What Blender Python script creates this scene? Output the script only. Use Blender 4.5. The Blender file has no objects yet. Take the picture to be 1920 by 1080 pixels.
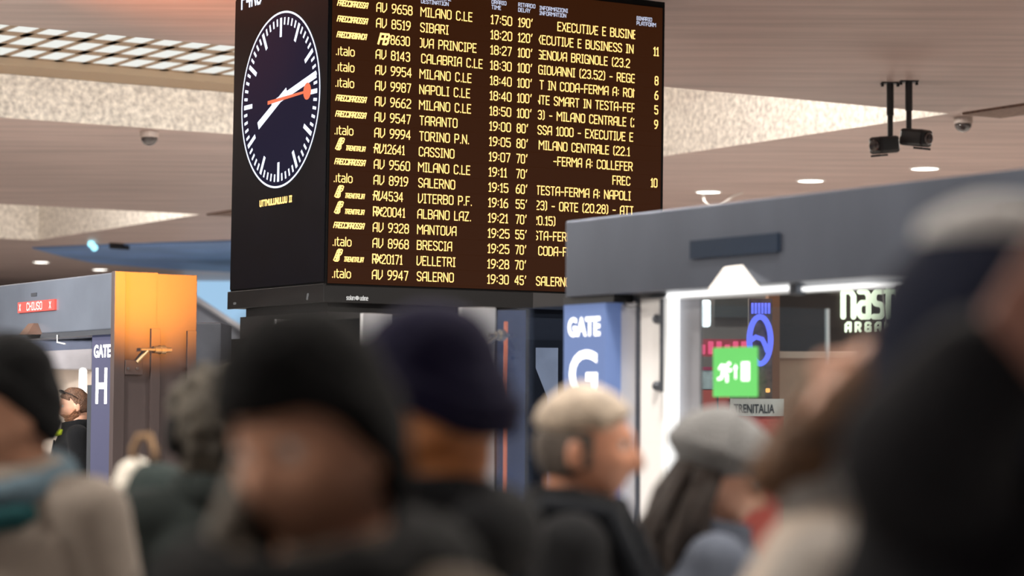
import bpy, bmesh, math, random
from mathutils import Vector as V, Matrix as M
random.seed(7)
PI = math.pi
SC = bpy.context.scene
COL = SC.collection

# ------------------------------------------------------------------ camera, exposure
F_PX = 4420.0
CAM = V((0.0, 0.0, 1.65))
TILT = math.atan(222.0 / F_PX)
ROLL = 0.0062
cam_data = bpy.data.cameras.new('camera')
cam = bpy.data.objects.new('camera', cam_data)
COL.objects.link(cam)
cam_data.sensor_width = 36.0
cam_data.lens = F_PX * 36.0 / 1920.0
cam_data.clip_start = 0.05
cam_data.clip_end = 400
cam_rot = M.Rotation(PI / 2 + TILT, 3, 'X') @ M.Rotation(ROLL, 3, 'Z')
cam.matrix_world = M.Translation(CAM) @ cam_rot.to_4x4()
cam_data.dof.use_dof = True
cam_data.dof.focus_distance = 16.2
cam_data.dof.aperture_fstop = 2.05
cam_data.dof.aperture_blades = 0
SC.camera = cam
SC.view_settings.view_transform = 'Standard'
SC.view_settings.look = 'None'
SC.view_settings.gamma = 1.0
SC.view_settings.use_curve_mapping = False
SC.view_settings.exposure = 0.0
SC.cycles.use_denoising = True
SC.cycles.max_bounces = 8
SC.cycles.diffuse_bounces = 4
SC.cycles.transparent_max_bounces = 16
SC.cycles.sample_clamp_indirect = 6.0
SC.cycles.caustics_reflective = False
SC.cycles.caustics_refractive = False

# the hall stands at an angle to the lens: A runs away to the left, B away to the right
AZ = math.radians(31.8)
A = V((-math.sin(AZ), math.cos(AZ), 0))
B = V((math.cos(AZ), math.sin(AZ), 0))
Z = V((0, 0, 1))
H2 = 4.9            # height of the ceiling underside
COFFER = 2.2

def ray(px, py):
    return cam_rot @ V(((px - 960) / F_PX, -(py - 540) / F_PX, -1.0))
def at_y(px, py, y):
    d = ray(px, py); return CAM + d * (y / d.y)
def at_z(px, py, z):
    d = ray(px, py); return CAM + d * ((z - CAM.z) / d.z)
def solve(px, py, o, e1, e2):
    """coordinates (u, v) on the plane o + u*e1 + v*e2 seen at a pixel"""
    d = ray(px, py)
    m = M((e1, e2, -d)).transposed()
    r = m.inverted() @ (CAM - o)
    return r[0], r[1]

# ------------------------------------------------------------------ world
world = bpy.data.worlds.new('world')
SC.world = world
world.use_nodes = True
bg = world.node_tree.nodes['Background']
bg.inputs[0].default_value = (0.80, 0.86, 1.0, 1)
bg.inputs[1].default_value = 0.30

# ------------------------------------------------------------------ lights of the hall
def area(name, loc, size, power, col, target=None, spread=180):
    l = bpy.data.lights.new(name, 'AREA')
    l.shape = 'DISK'; l.size = size; l.energy = power; l.color = col
    l.spread = math.radians(spread)
    o = bpy.data.objects.new(name, l)
    o.location = loc
    if target is not None:
        o.rotation_euler = (V(target) - V(loc)).to_track_quat('-Z', 'Y').to_euler()
    COL.objects.link(o)
    return o
def spot(name, loc, target, power, col, angle, size=0.1, blend=0.6):
    l = bpy.data.lights.new(name, 'SPOT')
    l.energy = power; l.color = col; l.spot_size = math.radians(angle); l.spot_blend = blend
    l.shadow_soft_size = size
    o = bpy.data.objects.new(name, l)
    o.location = loc
    o.rotation_euler = (V(target) - V(loc)).to_track_quat('-Z', 'Y').to_euler()
    COL.objects.link(o)
    return o
# rows of ceiling downlights over the concourse (the ones the photo shows have a fitting, built below)
for i, (x, y, p) in enumerate([(-4, 12, 260), (4.5, 14, 260), (0, 27, 420), (9, 27, 420), (-7, 26, 420), (-13, 38, 420),
                               (4, 38, 420), (15, 36, 420), (-4, 48, 420), (-22, 50, 420), (0.5, 8, 150), (-3.5, 4.5, 230), (1.5, 5.2, 110), (-2.6, 0.4, 60), (3.5, 4, 130), (12, 20, 300), (-12, 16, 300)]):  # two near ones added to brighten the gate posts and a face
    area('concourse_light', (x, y, H2 - 0.06), 0.5, p * 1.45, (1.0, 0.93, 0.84))

# ------------------------------------------------------------------ materials
MATS = {}
def mat(name, col, rough=0.6, metal=0.0, noise=0.0, nscale=8.0, bump=0.0, bscale=60.0, coat=0.0, stretch=(1, 1, 1), spec=0.5, sheen=0.0):
    if name in MATS: return MATS[name]
    m = bpy.data.materials.new(name); m.use_nodes = True
    nt = m.node_tree; p = nt.nodes['Principled BSDF']
    p.inputs['Base Color'].default_value = (*col, 1)
    p.inputs['Roughness'].default_value = rough
    p.inputs['Metallic'].default_value = metal
    p.inputs['Specular IOR Level'].default_value = spec
    p.inputs['Coat Weight'].default_value = coat
    p.inputs['Sheen Weight'].default_value = sheen
    if noise or bump:
        tc = nt.nodes.new('ShaderNodeTexCoord'); mp = nt.nodes.new('ShaderNodeMapping')
        mp.inputs['Scale'].default_value = stretch
        nt.links.new(tc.outputs['Object'], mp.inputs[0])
    if noise:
        n = nt.nodes.new('ShaderNodeTexNoise'); n.inputs['Scale'].default_value = nscale; n.inputs['Detail'].default_value = 4
        r = nt.nodes.new('ShaderNodeValToRGB')
        r.color_ramp.elements[0].position = 0.3; r.color_ramp.elements[1].position = 0.7
        r.color_ramp.elements[0].color = (*[c * (1 - noise) for c in col], 1)
        r.color_ramp.elements[1].color = (*[min(1, c * (1 + noise)) for c in col], 1)
        nt.links.new(mp.outputs[0], n.inputs['Vector']); nt.links.new(n.outputs[0], r.inputs[0])
        nt.links.new(r.outputs[0], p.inputs['Base Color'])
    if bump:
        n2 = nt.nodes.new('ShaderNodeTexNoise'); n2.inputs['Scale'].default_value = bscale; n2.inputs['Detail'].default_value = 3
        b = nt.nodes.new('ShaderNodeBump'); b.inputs['Strength'].default_value = bump; b.inputs['Distance'].default_value = 0.02
        nt.links.new(mp.outputs[0], n2.inputs['Vector']); nt.links.new(n2.outputs[0], b.inputs['Height'])
        nt.links.new(b.outputs[0], p.inputs['Normal'])
    MATS[name] = m
    return m
def glow(name, col, strength=1.0, base=(0.02, 0.02, 0.02)):
    if name in MATS: return MATS[name]
    m = bpy.data.materials.new(name); m.use_nodes = True
    p = m.node_tree.nodes['Principled BSDF']
    p.inputs['Base Color'].default_value = (*base, 1)
    p.inputs['Emission Color'].default_value = (*col, 1)
    p.inputs['Emission Strength'].default_value = strength
    p.inputs['Roughness'].default_value = 0.8
    p.inputs['Specular IOR Level'].default_value = 0.15
    MATS[name] = m
    return m
def glass(name, tint=(0.93, 0.97, 0.98), refl=0.05, rough=0.03):
    if name in MATS: return MATS[name]
    m = bpy.data.materials.new(name); m.use_nodes = True
    nt = m.node_tree; nt.nodes.remove(nt.nodes['Principled BSDF'])
    t = nt.nodes.new('ShaderNodeBsdfTransparent'); t.inputs[0].default_value = (*tint, 1)
    g = nt.nodes.new('ShaderNodeBsdfGlossy'); g.inputs['Roughness'].default_value = rough
    mx = nt.nodes.new('ShaderNodeMixShader'); mx.inputs[0].default_value = refl
    nt.links.new(t.outputs[0], mx.inputs[1]); nt.links.new(g.outputs[0], mx.inputs[2])
    nt.links.new(mx.outputs[0], nt.nodes['Material Output'].inputs[0])
    MATS[name] = m
    return m

# ------------------------------------------------------------------ building helpers
def thing(name, label, cat, loc=(0, 0, 0), rotz=0, group=None):
    o = bpy.data.objects.new(name, None); COL.objects.link(o)
    o.empty_display_size = 0.1
    o.location = loc; o.rotation_euler = (0, 0, rotz)
    o['label'] = label; o['category'] = cat
    if group: o['group'] = group
    return o
def tag(o, label, cat, group=None, kind=None):
    o['label'] = label; o['category'] = cat
    if group: o['group'] = group
    if kind: o['kind'] = kind
    return o
def put(name, bm, mats, parent=None, smooth=False, kind=None, label=None, origin=None):
    """link a bmesh (in world coordinates, or the parent's own when that one is turned) as ONE mesh object"""
    me = bpy.data.meshes.new(name)
    bmesh.ops.recalc_face_normals(bm, faces=bm.faces)
    off = V((0, 0, 0))
    if parent is not None and not parent.get('_local'):
        p, off = parent, V((0, 0, 0))
        while p is not None:
            off = off + p.location; p = p.parent
        bmesh.ops.translate(bm, verts=bm.verts, vec=-off)
    elif origin is not None:
        bmesh.ops.translate(bm, verts=bm.verts, vec=-V(origin))
    bm.to_mesh(me); bm.free()
    if not isinstance(mats, (list, tuple)): mats = [mats]
    for m in mats: me.materials.append(m)
    if smooth:
        for p in me.polygons: p.use_smooth = True
    o = bpy.data.objects.new(name, me); COL.objects.link(o)
    if parent is not None: o.parent = parent
    elif origin is not None: o.location = origin
    if kind: o['kind'] = kind
    if label: o['label'] = label
    return o
def hexa(bm, o, ex, ey, ez, bevel=0.0, mi=0):
    """box from a corner and three edge vectors"""
    o, ex, ey, ez = V(o), V(ex), V(ey), V(ez)
    vs = [bm.verts.new(o + ex * i + ey * j + ez * k) for k in (0, 1) for j in (0, 1) for i in (0, 1)]
    fs = [bm.faces.new([vs[i] for i in f]) for f in ((0, 2, 3, 1), (4, 5, 7, 6), (0, 1, 5, 4), (2, 6, 7, 3), (0, 4, 6, 2), (1, 3, 7, 5))]
    for f in fs: f.material_index = mi
    if bevel:
        es = list({e for f in fs for e in f.edges})
        bmesh.ops.bevel(bm, geom=es, offset=bevel, segments=2, profile=0.5, affect='EDGES')
    return fs
def prism(bm, pts, ext, mi=0):
    """polygon (list of points) pushed along ext"""
    a = [bm.verts.new(V(p)) for p in pts]; b = [bm.verts.new(V(p) + V(ext)) for p in pts]
    fs = [bm.faces.new(a[::-1]), bm.faces.new(b)]
    n = len(pts)
    for i in range(n): fs.append(bm.faces.new((a[i], a[(i + 1) % n], b[(i + 1) % n], b[i])))
    for f in fs: f.material_index = mi
    return fs
def frame_of(d):
    d = V(d).normalized()
    x = d.orthogonal().normalized()
    return x, d.cross(x), d
def tube(bm, pts, r, seg=10, closed=False, mi=0):
    """round bar through the points; r a number or one per point"""
    pts = [V(p) for p in pts]; n = len(pts)
    rs = r if isinstance(r, (list, tuple)) else [r] * n
    rings = []
    x = None
    for i, p in enumerate(pts):
        if closed: d = pts[(i + 1) % n] - pts[i - 1]
        else: d = pts[min(i + 1, n - 1)] - pts[max(i - 1, 0)]
        d.normalize()
        if x is None: x = d.orthogonal().normalized()
        else:
            x = (x - d * x.dot(d))
            x = x.normalized() if x.length > 1e-6 else d.orthogonal().normalized()
        y = d.cross(x)
        rings.append([bm.verts.new(p + (x * math.cos(t) + y * math.sin(t)) * rs[i]) for t in [2 * PI * k / seg for k in range(seg)]])
    for i in range(n if closed else n - 1):
        a, b = rings[i], rings[(i + 1) % n]
        for k in range(seg): bm.faces.new((a[k], a[(k + 1) % seg], b[(k + 1) % seg], b[k])).material_index = mi
    if not closed:
        bm.faces.new(rings[0][::-1]).material_index = mi; bm.faces.new(rings[-1]).material_index = mi
def lathe(bm, o, axis, prof, seg=28, mi=0):
    """closed profile [(r, h), ...] turned about an axis"""
    x, y, d = frame_of(axis); o = V(o)
    rings = []
    for r, h in prof:
        if r < 1e-6: rings.append([bm.verts.new(o + d * h)])
        else: rings.append([bm.verts.new(o + d * h + (x * math.cos(t) + y * math.sin(t)) * r) for t in [2 * PI * k / seg for k in range(seg)]])
    for a, b in zip(rings, rings[1:]):
        for k in range(seg):
            k2 = (k + 1) % seg
            q = [a[k % len(a)], a[k2 % len(a)], b[k2 % len(b)], b[k % len(b)]]
            u = []
            for v in q:
                if v not in u: u.append(v)
            if len(u) > 2: bm.faces.new(u).material_index = mi
    for ring in (rings[0], rings[-1]):
        if len(ring) > 1: bm.faces.new(ring).material_index = mi
def ell(bm, c, r, seg=20, rot=None):
    """ellipsoid"""
    m = M.Translation(V(c))
    if rot is not None: m = m @ rot.to_4x4()
    m = m @ M.Diagonal((*r, 1))
    bmesh.ops.create_uvsphere(bm, u_segments=seg, v_segments=max(8, seg * 2 // 3), radius=1, matrix=m)
def cap(bm, a, b, ra, rb, seg=16):
    """tapered limb piece with round ends"""
    a, b = V(a), V(b); d = (b - a); L = d.length
    prof = [(0, -ra)] + [(ra * math.sin(t), -ra * math.cos(t)) for t in (0.5, 1.0, 1.4)]
    prof += [(rb * math.cos(t), L + rb * math.sin(t)) for t in (0.15, 0.6, 1.1)] + [(0, L + rb)]
    lathe(bm, a, d, prof, seg)
def loft(bm, rings, seg=28, power=2.3):
    """stack of superellipse rings (cx, cy, z, rx, ry), closed at both ends"""
    rr = []
    for cx, cy, z, rx, ry in rings:
        ring = []
        for k in range(seg):
            t = 2 * PI * k / seg; c, s = math.cos(t), math.sin(t)
            ring.append(bm.verts.new((cx + rx * math.copysign(abs(c) ** (2 / power), c), cy + ry * math.copysign(abs(s) ** (2 / power), s), z)))
        rr.append(ring)
    for a, b in zip(rr, rr[1:]):
        for k in range(seg): bm.faces.new((a[k], a[(k + 1) % seg], b[(k + 1) % seg], b[k]))
    bm.faces.new(rr[0][::-1]); bm.faces.new(rr[-1])
def fused(bm, voxel, smooth=4):
    """overlapping closed shapes melted into one continuous skin"""
    bmesh.ops.recalc_face_normals(bm, faces=bm.faces)
    me = bpy.data.meshes.new('work'); bm.to_mesh(me); bm.free()
    o = bpy.data.objects.new('work', me); COL.objects.link(o)
    r = o.modifiers.new('r', 'REMESH'); r.mode = 'VOXEL'; r.voxel_size = voxel
    if smooth:
        s = o.modifiers.new('s', 'SMOOTH'); s.factor = 0.5; s.iterations = smooth
    dg = bpy.context.evaluated_depsgraph_get()
    out = bmesh.new(); out.from_mesh(bpy.data.meshes.new_from_object(o.evaluated_get(dg)))
    bpy.data.objects.remove(o)
    return out
def copy_tree(o, parent=None):
    c = o.copy(); COL.objects.link(c)
    if parent is not None: c.parent = parent
    for ch in list(o.children): copy_tree(ch, c)
    return c
def text_faces(bm, s, place, size, bold=0.0, align='LEFT', thick=0.0):
    """built-in font lettering; place(x, y) gives the point of the sign's face"""
    cu = bpy.data.curves.new('work', 'FONT'); cu.body = s; cu.size = size; cu.offset = bold; cu.align_x = align
    cu.resolution_u = 4
    o = bpy.data.objects.new('work', cu); COL.objects.link(o)
    dg = bpy.context.evaluated_depsgraph_get()
    me = bpy.data.meshes.new_from_object(o.evaluated_get(dg))
    bpy.data.objects.remove(o)
    vs = [bm.verts.new(place(v.co.x, v.co.y)) for v in me.vertices]
    for p in me.polygons:
        try: bm.faces.new([vs[i] for i in p.vertices])
        except ValueError: pass

# ------------------------------------------------------------------ stroke lettering for the LED board (cap height 6)
G = {
'A': (3, [[(0,0),(0,4.6),(1.2,6),(3,6),(3,0)],[(0,2.4),(3,2.4)]]),
'B': (3, [[(0,0),(0,6),(2.2,6),(2.9,5.3),(2.9,3.9),(2.2,3.2),(0,3.2)],[(2.2,3.2),(3,2.4),(3,.8),(2.2,0),(0,0)]]),
'C': (2.8, [[(2.8,4.9),(2.8,5.3),(2.1,6),(.7,6),(0,5.3),(0,.7),(.7,0),(2.1,0),(2.8,.7),(2.8,1.1)]]),
'D': (3, [[(0,0),(0,6),(2,6),(3,5),(3,1),(2,0),(0,0)]]),
'E': (2.5, [[(2.5,6),(0,6),(0,0),(2.5,0)],[(0,3.1),(2.1,3.1)]]),
'F': (2.5, [[(2.5,6),(0,6),(0,0)],[(0,3),(2.1,3)]]),
'G': (3, [[(3,5),(3,5.3),(2.3,6),(.7,6),(0,5.3),(0,.7),(.7,0),(3,0),(3,2.9),(1.7,2.9)]]),
'H': (3, [[(0,0),(0,6)],[(3,0),(3,6)],[(0,3.1),(3,3.1)]]),
'I': (1.4, [[(.7,0),(.7,6)],[(0,6),(1.4,6)],[(0,0),(1.4,0)]]),
'J': (2.4, [[(2.4,6),(2.4,.7),(1.7,0),(.7,0),(0,.7)]]),
'K': (3, [[(0,0),(0,6)],[(0,2.6),(3,6)],[(1,3.6),(3,0)]]),
'L': (2.4, [[(0,6),(0,0),(2.4,0)]]),
'M': (3.8, [[(0,0),(0,6),(1.9,3),(3.8,6),(3.8,0)]]),
'N': (3.1, [[(0,0),(0,6),(3.1,0),(3.1,6)]]),
'O': (3, [[(.7,0),(0,.7),(0,5.3),(.7,6),(2.3,6),(3,5.3),(3,.7),(2.3,0),(.7,0)]]),
'P': (2.9, [[(0,0),(0,6),(2.2,6),(2.9,5.3),(2.9,3.3),(2.2,2.6),(0,2.6)]]),
'Q': (3, [[(.7,0),(0,.7),(0,5.3),(.7,6),(2.3,6),(3,5.3),(3,.7),(2.3,0),(.7,0)],[(1.8,1.4),(3.2,-.4)]]),
'R': (3, [[(0,0),(0,6),(2.2,6),(2.9,5.3),(2.9,3.5),(2.2,2.8),(0,2.8)],[(1.6,2.8),(3,0)]]),
'S': (2.8, [[(2.8,5),(2.8,5.3),(2.1,6),(.7,6),(0,5.3),(0,4),(.7,3.3),(2.1,2.7),(2.8,2),(2.8,.7),(2.1,0),(.7,0),(0,.7),(0,1)]]),
'T': (2.8, [[(1.4,0),(1.4,6)],[(0,6),(2.8,6)]]),
'U': (3, [[(0,6),(0,.7),(.7,0),(2.3,0),(3,.7),(3,6)]]),
'V': (3, [[(0,6),(0,.6),(.5,0),(1.2,0),(3,2.2),(3,6)]]),
'W': (4, [[(0,6),(.7,0),(2,4),(3.3,0),(4,6)]]),
'X': (3, [[(0,0),(3,6)],[(0,6),(3,0)]]),
'Y': (3, [[(0,6),(1.5,3),(3,6)],[(1.5,3),(1.5,0)]]),
'Z': (2.8, [[(0,6),(2.8,6),(0,0),(2.8,0)]]),
'0': (2.8, [[(.7,0),(0,.7),(0,5.3),(.7,6),(2.1,6),(2.8,5.3),(2.8,.7),(2.1,0),(.7,0)]]),
'1': (1.5, [[(0,4.8),(1,6),(1,0)],[(.2,0),(1.6,0)]]),
'2': (2.8, [[(0,5),(0,5.3),(.7,6),(2.1,6),(2.8,5.3),(2.8,3.9),(0,.6),(0,0),(2.8,0)]]),
'3': (2.7, [[(0,5.2),(.7,6),(2,6),(2.7,5.3),(2.7,3.9),(2,3.2),(1,3.2)],[(2,3.2),(2.7,2.5),(2.7,.7),(2,0),(.7,0),(0,.8)]]),
'4': (2.9, [[(2.2,0),(2.2,6),(0,2.2),(0,1.6),(2.9,1.6)]]),
'5': (2.8, [[(2.6,6),(.1,6),(0,3.4),(2.1,3.5),(2.8,2.8),(2.8,.7),(2.1,0),(.7,0),(0,.8)]]),
'6': (2.8, [[(2.4,6),(1.2,5.6),(0,3.2),(0,.7),(.7,0),(2.1,0),(2.8,.7),(2.8,2.6),(2.1,3.3),(.5,3.3)]]),
'7': (2.6, [[(0,6),(2.6,6),(1,0)]]),
'8': (2.8, [[(.7,3.2),(.1,3.9),(.1,5.3),(.8,6),(2,6),(2.7,5.3),(2.7,3.9),(2.1,3.2),(.7,3.2),(0,2.5),(0,.7),(.7,0),(2.1,0),(2.8,.7),(2.8,2.5),(2.1,3.2)]]),
'9': (2.8, [[(.4,0),(1.6,.4),(2.8,2.8),(2.8,5.3),(2.1,6),(.7,6),(0,5.3),(0,3.4),(.7,2.7),(2.3,2.7)]]),
'.': (.5, [[(.25,0),(.25,.3)]]),
':': (.6, [[(.3,1.4),(.3,1.8)],[(.3,4),(.3,4.4)]]),
'-': (2.2, [[(.1,2.7),(2.1,2.7)]]),
'(': (1.1, [[(1.1,6.3),(.2,5.4),(.2,.6),(1.1,-.3)]]),
')': (1.1, [[(0,6.3),(.9,5.4),(.9,.6),(0,-.3)]]),
"'": (.9, [[(.8,6.2),(.3,4.6)]]),
' ': (1.7, []),
'i': (.5, [[(.25,0),(.25,4.2)]]),
't': (1.7, [[(.5,5.6),(.5,.6),(1.0,0),(1.7,0)],[(0,4.2),(1.6,4.2)]]),
'a': (2.5, [[(.2,4.2),(1.8,4.2),(2.5,3.5),(2.5,0)],[(2.5,0),(.7,0),(0,.6),(0,1.7),(.7,2.3),(2.5,2.3)]]),
'l': (.5, [[(.25,0),(.25,6)]]),
'o': (2.7, [[(.7,0),(0,.8),(0,3.4),(.7,4.2),(2,4.2),(2.7,3.4),(2.7,.8),(2,0),(.7,0)]]),
'n': (2.6, [[(0,0),(0,4.2),(1.9,4.2),(2.6,3.4),(2.6,0)]]),
's': (2.4, [[(2.4,4.2),(.6,4.2),(0,3.6),(0,2.7),(.5,2.2),(1.9,2),(2.4,1.5),(2.4,.6),(1.8,0),(0,0)]]),
'h': (2.6, [[(0,0),(0,6)],[(0,4.2),(1.9,4.2),(2.6,3.4),(2.6,0)]]),
'@': (4.2, [[(0,2.4),(4.2,3.8)],[(.6,6),(2,3.4),(3.4,.4)],[(.4,.8),(2.2,2.8),(3.6,5.6)]]),     # the small aeroplane
'$': (5.2, [[(.2,.5),(1.2,0),(3,0),(3.8,.8),(3.6,2.6),(2.8,3.2),(1.2,3.2)],[(0,.5),(1.6,5.8),(2.4,6.4),(4.6,6.4),(5.2,6.0),(5,4.2),(4.2,3.4),(2.8,3.2)],[(1.6,.6),(2.8,6)],[(2.4,.4),(3.6,6)],[(.8,2.0),(3.4,2.0)],[(1.6,4.8),(4.6,4.8)]]),  # the railway emblem
}
G.update({
'r': (1.6, [[(0, 0), (0, 4.2)], [(0, 3.2), (1, 4.2), (1.6, 4.2)]]),
'd': (2.6, [[(2.5, 0), (2.5, 6)], [(2.5, 4.2), (.7, 4.2), (0, 3.4), (0, .7), (.7, 0), (2.5, 0)]]),
'e': (2.6, [[(0, 2.2), (2.6, 2.2), (2.6, 3.4), (1.9, 4.2), (.7, 4.2), (0, 3.4), (0, .7), (.7, 0), (2.4, 0)]]),
'u': (2.6, [[(0, 4.2), (0, .7), (.7, 0), (2.6, 0)], [(2.6, 4.2), (2.6, 0)]]),
})
def stroke_text(bm, s, x0, y0, place, h, hw, sx=1.0, gap=1.25, slant=0.0, clip=None, round_=False, right=False):
    """stroke lettering in the sign's own plane; returns its width. clip=(lo, hi) cuts as the display's column does"""
    k = h / 6.0
    width = sum((G[c][0] + gap) for c in s) * k * sx - gap * k * sx
    x = x0 - width if right else x0
    for c in s:
        w, lines = G[c]
        for pl in lines:
            pts = [(x + (px + slant * py) * k * sx, y0 + py * k) for px, py in pl]
            for (ax, ay), (bx, by) in zip(pts, pts[1:]):
                if clip:
                    lo, hi = clip
                    if max(ax, bx) < lo or min(ax, bx) > hi: continue
                    def cut(px_, py_, qx_, qy_):
                        if px_ < lo: return lo, py_ + (qy_ - py_) * (lo - px_) / (qx_ - px_)
                        if px_ > hi: return hi, py_ + (qy_ - py_) * (hi - px_) / (qx_ - px_)
                        return px_, py_
                    (ax2, ay2), (bx2, by2) = cut(ax, ay, bx, by), cut(bx, by, ax, ay)
                    ax, ay, bx, by = ax2, ay2, bx2, by2
                dx, dy = bx - ax, by - ay
                L = math.hypot(dx, dy)
                if L < 1e-6: continue
                ux, uy = dx / L * hw, dy / L * hw
                e = 0.0 if round_ else 0.85
                q = [(ax - ux * e - uy, ay - uy * e + ux), (ax - ux * e + uy, ay - uy * e - ux), (bx + ux * e + uy, by + uy * e - ux), (bx + ux * e - uy, by + uy * e + ux)]
                bm.faces.new([bm.verts.new(place(*p)) for p in q])
                if round_:
                    for cx, cy in ((ax, ay), (bx, by)):
                        bm.faces.new([bm.verts.new(place(cx + hw * math.cos(t), cy + hw * math.sin(t))) for t in [2 * PI * i / 12 for i in range(12)]])
        x += (w + gap) * k * sx
    return width

# ------------------------------------------------------------------ the hall: floor, ceiling with coffers, far walls
m_slab = mat('ceiling_panel', (0.50, 0.385, 0.35), rough=0.42, noise=0.20, nscale=1.2, stretch=(0.35, 3.0, 1), bump=0.05, bscale=3.0)  # streaks in the colour stand for stretched reflections
m_speck = mat('speckled_plaster', (0.76, 0.70, 0.63), rough=0.9, noise=0.34, nscale=16.0, bump=0.15, bscale=20)
m_floor = mat('stone_floor', (0.42, 0.40, 0.385), rough=0.42, noise=0.15, nscale=2.0)
m_farwall = mat('far_wall', (0.20, 0.22, 0.27), rough=0.7, noise=0.2, nscale=0.6)
m_bluepatch = mat('blue_ceiling_patch', (0.16, 0.30, 0.60), rough=0.5, noise=0.25, nscale=0.5)

bm = bmesh.new(); hexa(bm, (-70, -25, -0.3), (140, 0, 0), (0, 130, 0), (0, 0, 0.3))
put('floor', bm, m_floor, kind='structure')

def ab(p): return p.dot(A), p.dot(B)
def W(a, b, z=0.0): return A * a + B * b + Z * z
a0, b0 = ab(at_z(1780, 213, H2))       # corner of the first coffer
a1, _ = ab(at_z(220, 236, H2))         # its far side
a2, b1 = ab(at_z(375, 402, H2))        # near right corner of the second coffer
a3, _ = ab(at_z(70, 450, H2))          # its far corner
LO, HI, FAR = -75.0, 75.0, 95.0
def slab(aa, bb, c, d):
    hexa(bm, W(aa, c, H2), A * (bb - aa), B * (d - c), Z * COFFER)
bm = bmesh.new()
slab(-22, a0, LO, HI); slab(a0, a1, b0, HI); slab(a1, a2, LO, HI); slab(a2, a3, b1, HI); slab(a3, FAR, LO, HI)
hexa(bm, W(-22, LO, H2 + COFFER), A * (FAR + 22), B * (HI - LO), Z * 0.3)
for f in bm.faces:
    f.material_index = 1 if abs(f.normal.z) < 0.5 else 0
for f in bm.faces: f.normal_update()
for f in bm.faces: f.material_index = 1 if abs(f.normal.z) < 0.5 else 0
put('ceiling', bm, [m_slab, m_speck], kind='structure')
# dark joints that run on from the coffer corners
for i, (aa, bb, lo, hi) in enumerate([(-14, a0 - 0.15, b0 + 0.05, b0 + 0.62), (a2 - 9, a2 - 0.15, b1 + 0.05, b1 + 0.7)]):
    bm = bmesh.new(); hexa(bm, W(aa, lo, H2 - 0.025), A * (bb - aa), B * (hi - lo), Z * 0.025)
    put('trim_%d' % (i + 1), bm, mat('joint_strip', (0.20, 0.125, 0.095), rough=0.7, noise=0.25, nscale=20), kind='structure')
# far walls
bm = bmesh.new(); hexa(bm, W(FAR - 22, LO, 0), A * 0.4, B * (HI - LO), Z * H2)
put('wall_back', bm, m_farwall, kind='structure')
bm = bmesh.new(); hexa(bm, W(-10, 58, 0), A * 80, B * 0.4, Z * H2)
put('wall_right', bm, m_farwall, kind='structure')

# the grid of glass panes inside the first coffer
ZG = H2 + 0.59
ga = [ab(at_z(x / 2.4, y / 2.4, ZG))[0] for x, y in ((90, 120), (168, 180), (248, 247))]
gb = [ab(at_z(x / 2.4, y / 2.4, ZG))[1] for x, y in ((125, 238), (248, 247), (370, 258), (492, 270), (613, 281), (732, 291))]
pa = (ga[2] - ga[0]) / 2; pb_ = (gb[-1] - gb[0]) / 5
t = thing('skylight_grid', 'long ceiling grid of white glass squares in a tan frame', 'ceiling light', W(ga[1], gb[2], ZG))
ba = bmesh.new()
wa, wb = pa * 0.66, pb_ * 0.70
bstart = gb[0] - 4 * pb_
NB = 24
while bstart + NB * pb_ > at_z(980, 220, ZG).dot(B): NB -= 1
for i in range(-1, 4):
    hexa(ba, W(ga[0] + (i - 0.5) * pa - (pa - wa) / 2, bstart - pb_ / 2, ZG - 0.012), A * (pa - wa), B * (NB * pb_), Z * 0.05)
for j in range(NB + 1):
    hexa(ba, W(ga[0] - 1.5 * pa, bstart + (j - 0.5) * pb_ - (pb_ - wb) / 2, ZG - 0.012), A * (4 * pa), B * (pb_ - wb), Z * 0.05)
# the tan rail between grid and plaster
hexa(ba, W(ga[2] + 0.5 * pa, bstart - pb_ / 2, ZG - 0.09), A * max(0.05, a1 - (ga[2] + 0.5 * pa) - 0.02), B * (NB * pb_), Z * 0.10)
put('frame', ba, mat('tan_frame', (0.36, 0.26, 0.17), rough=0.6), t)
m_pane = glow('lit_glass', (0.96, 0.98, 0.93), 0.88)
for i in range(-1, 3):
    for j in range(NB):
        bp = bmesh.new()
        hexa(bp, W(ga[0] + i * pa - wa / 2, bstart + j * pb_ - wb / 2, ZG - 0.011), A * wa, B * wb, Z * 0.03)
        put('pane', bp, m_pane, t)

# added unseen lights on the near side of the coffers brighten the plaster opposite
for aa, bb, pw in ((a0 + 0.25, b0 - 3.0, 190), (a0 + 0.25, b0 - 8.0, 130), (a0 + 0.25, b0 - 14.0, 60), (a0 + 0.25, b0 - 20.0, 60), (a2 + 0.25, b1 - 2.5, 150), (a2 + 0.25, b1 - 7.0, 90)):
    area('added_coffer_fill', W(aa, bb, H2 + 0.42), 0.4, pw, (1.0, 0.96, 0.90), W(aa + 5, bb + 2.0, H2 + 0.25))
# downlights
LAMP = None
def downlight(px, py, label, dia=0.36, power=120):
    global LAMP
    p = at_z(px, py, H2)
    if LAMP is None:
        t = thing('downlight', label, 'ceiling light', (0, 0, H2), group='round ceiling downlights'); t['_local'] = 1
        r = dia / 2
        b = bmesh.new(); lathe(b, (0, 0, 0), (0, 0, -1), [(r, 0), (r * 1.16, 0), (r * 1.16, 0.012), (r * 1.02, 0.018), (r, 0.01)])
        put('trim_ring', b, mat('white_metal', (0.8, 0.78, 0.74), rough=0.4), t)
        b = bmesh.new(); lathe(b, (0, 0, 0), (0, 0, -1), [(0, -0.01), (r, -0.01), (r, 0.012), (0, 0.012)])
        put('lens', b, glow('lamp_lens', (1.0, 0.96, 0.88), 6.0), t)
        LAMP = t
    else:
        t = copy_tree(LAMP); t['label'] = label
    t.location = p
    area('lamp_light', (p.x, p.y, H2 - 0.05), dia, power, (1.0, 0.94, 0.86))
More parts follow.
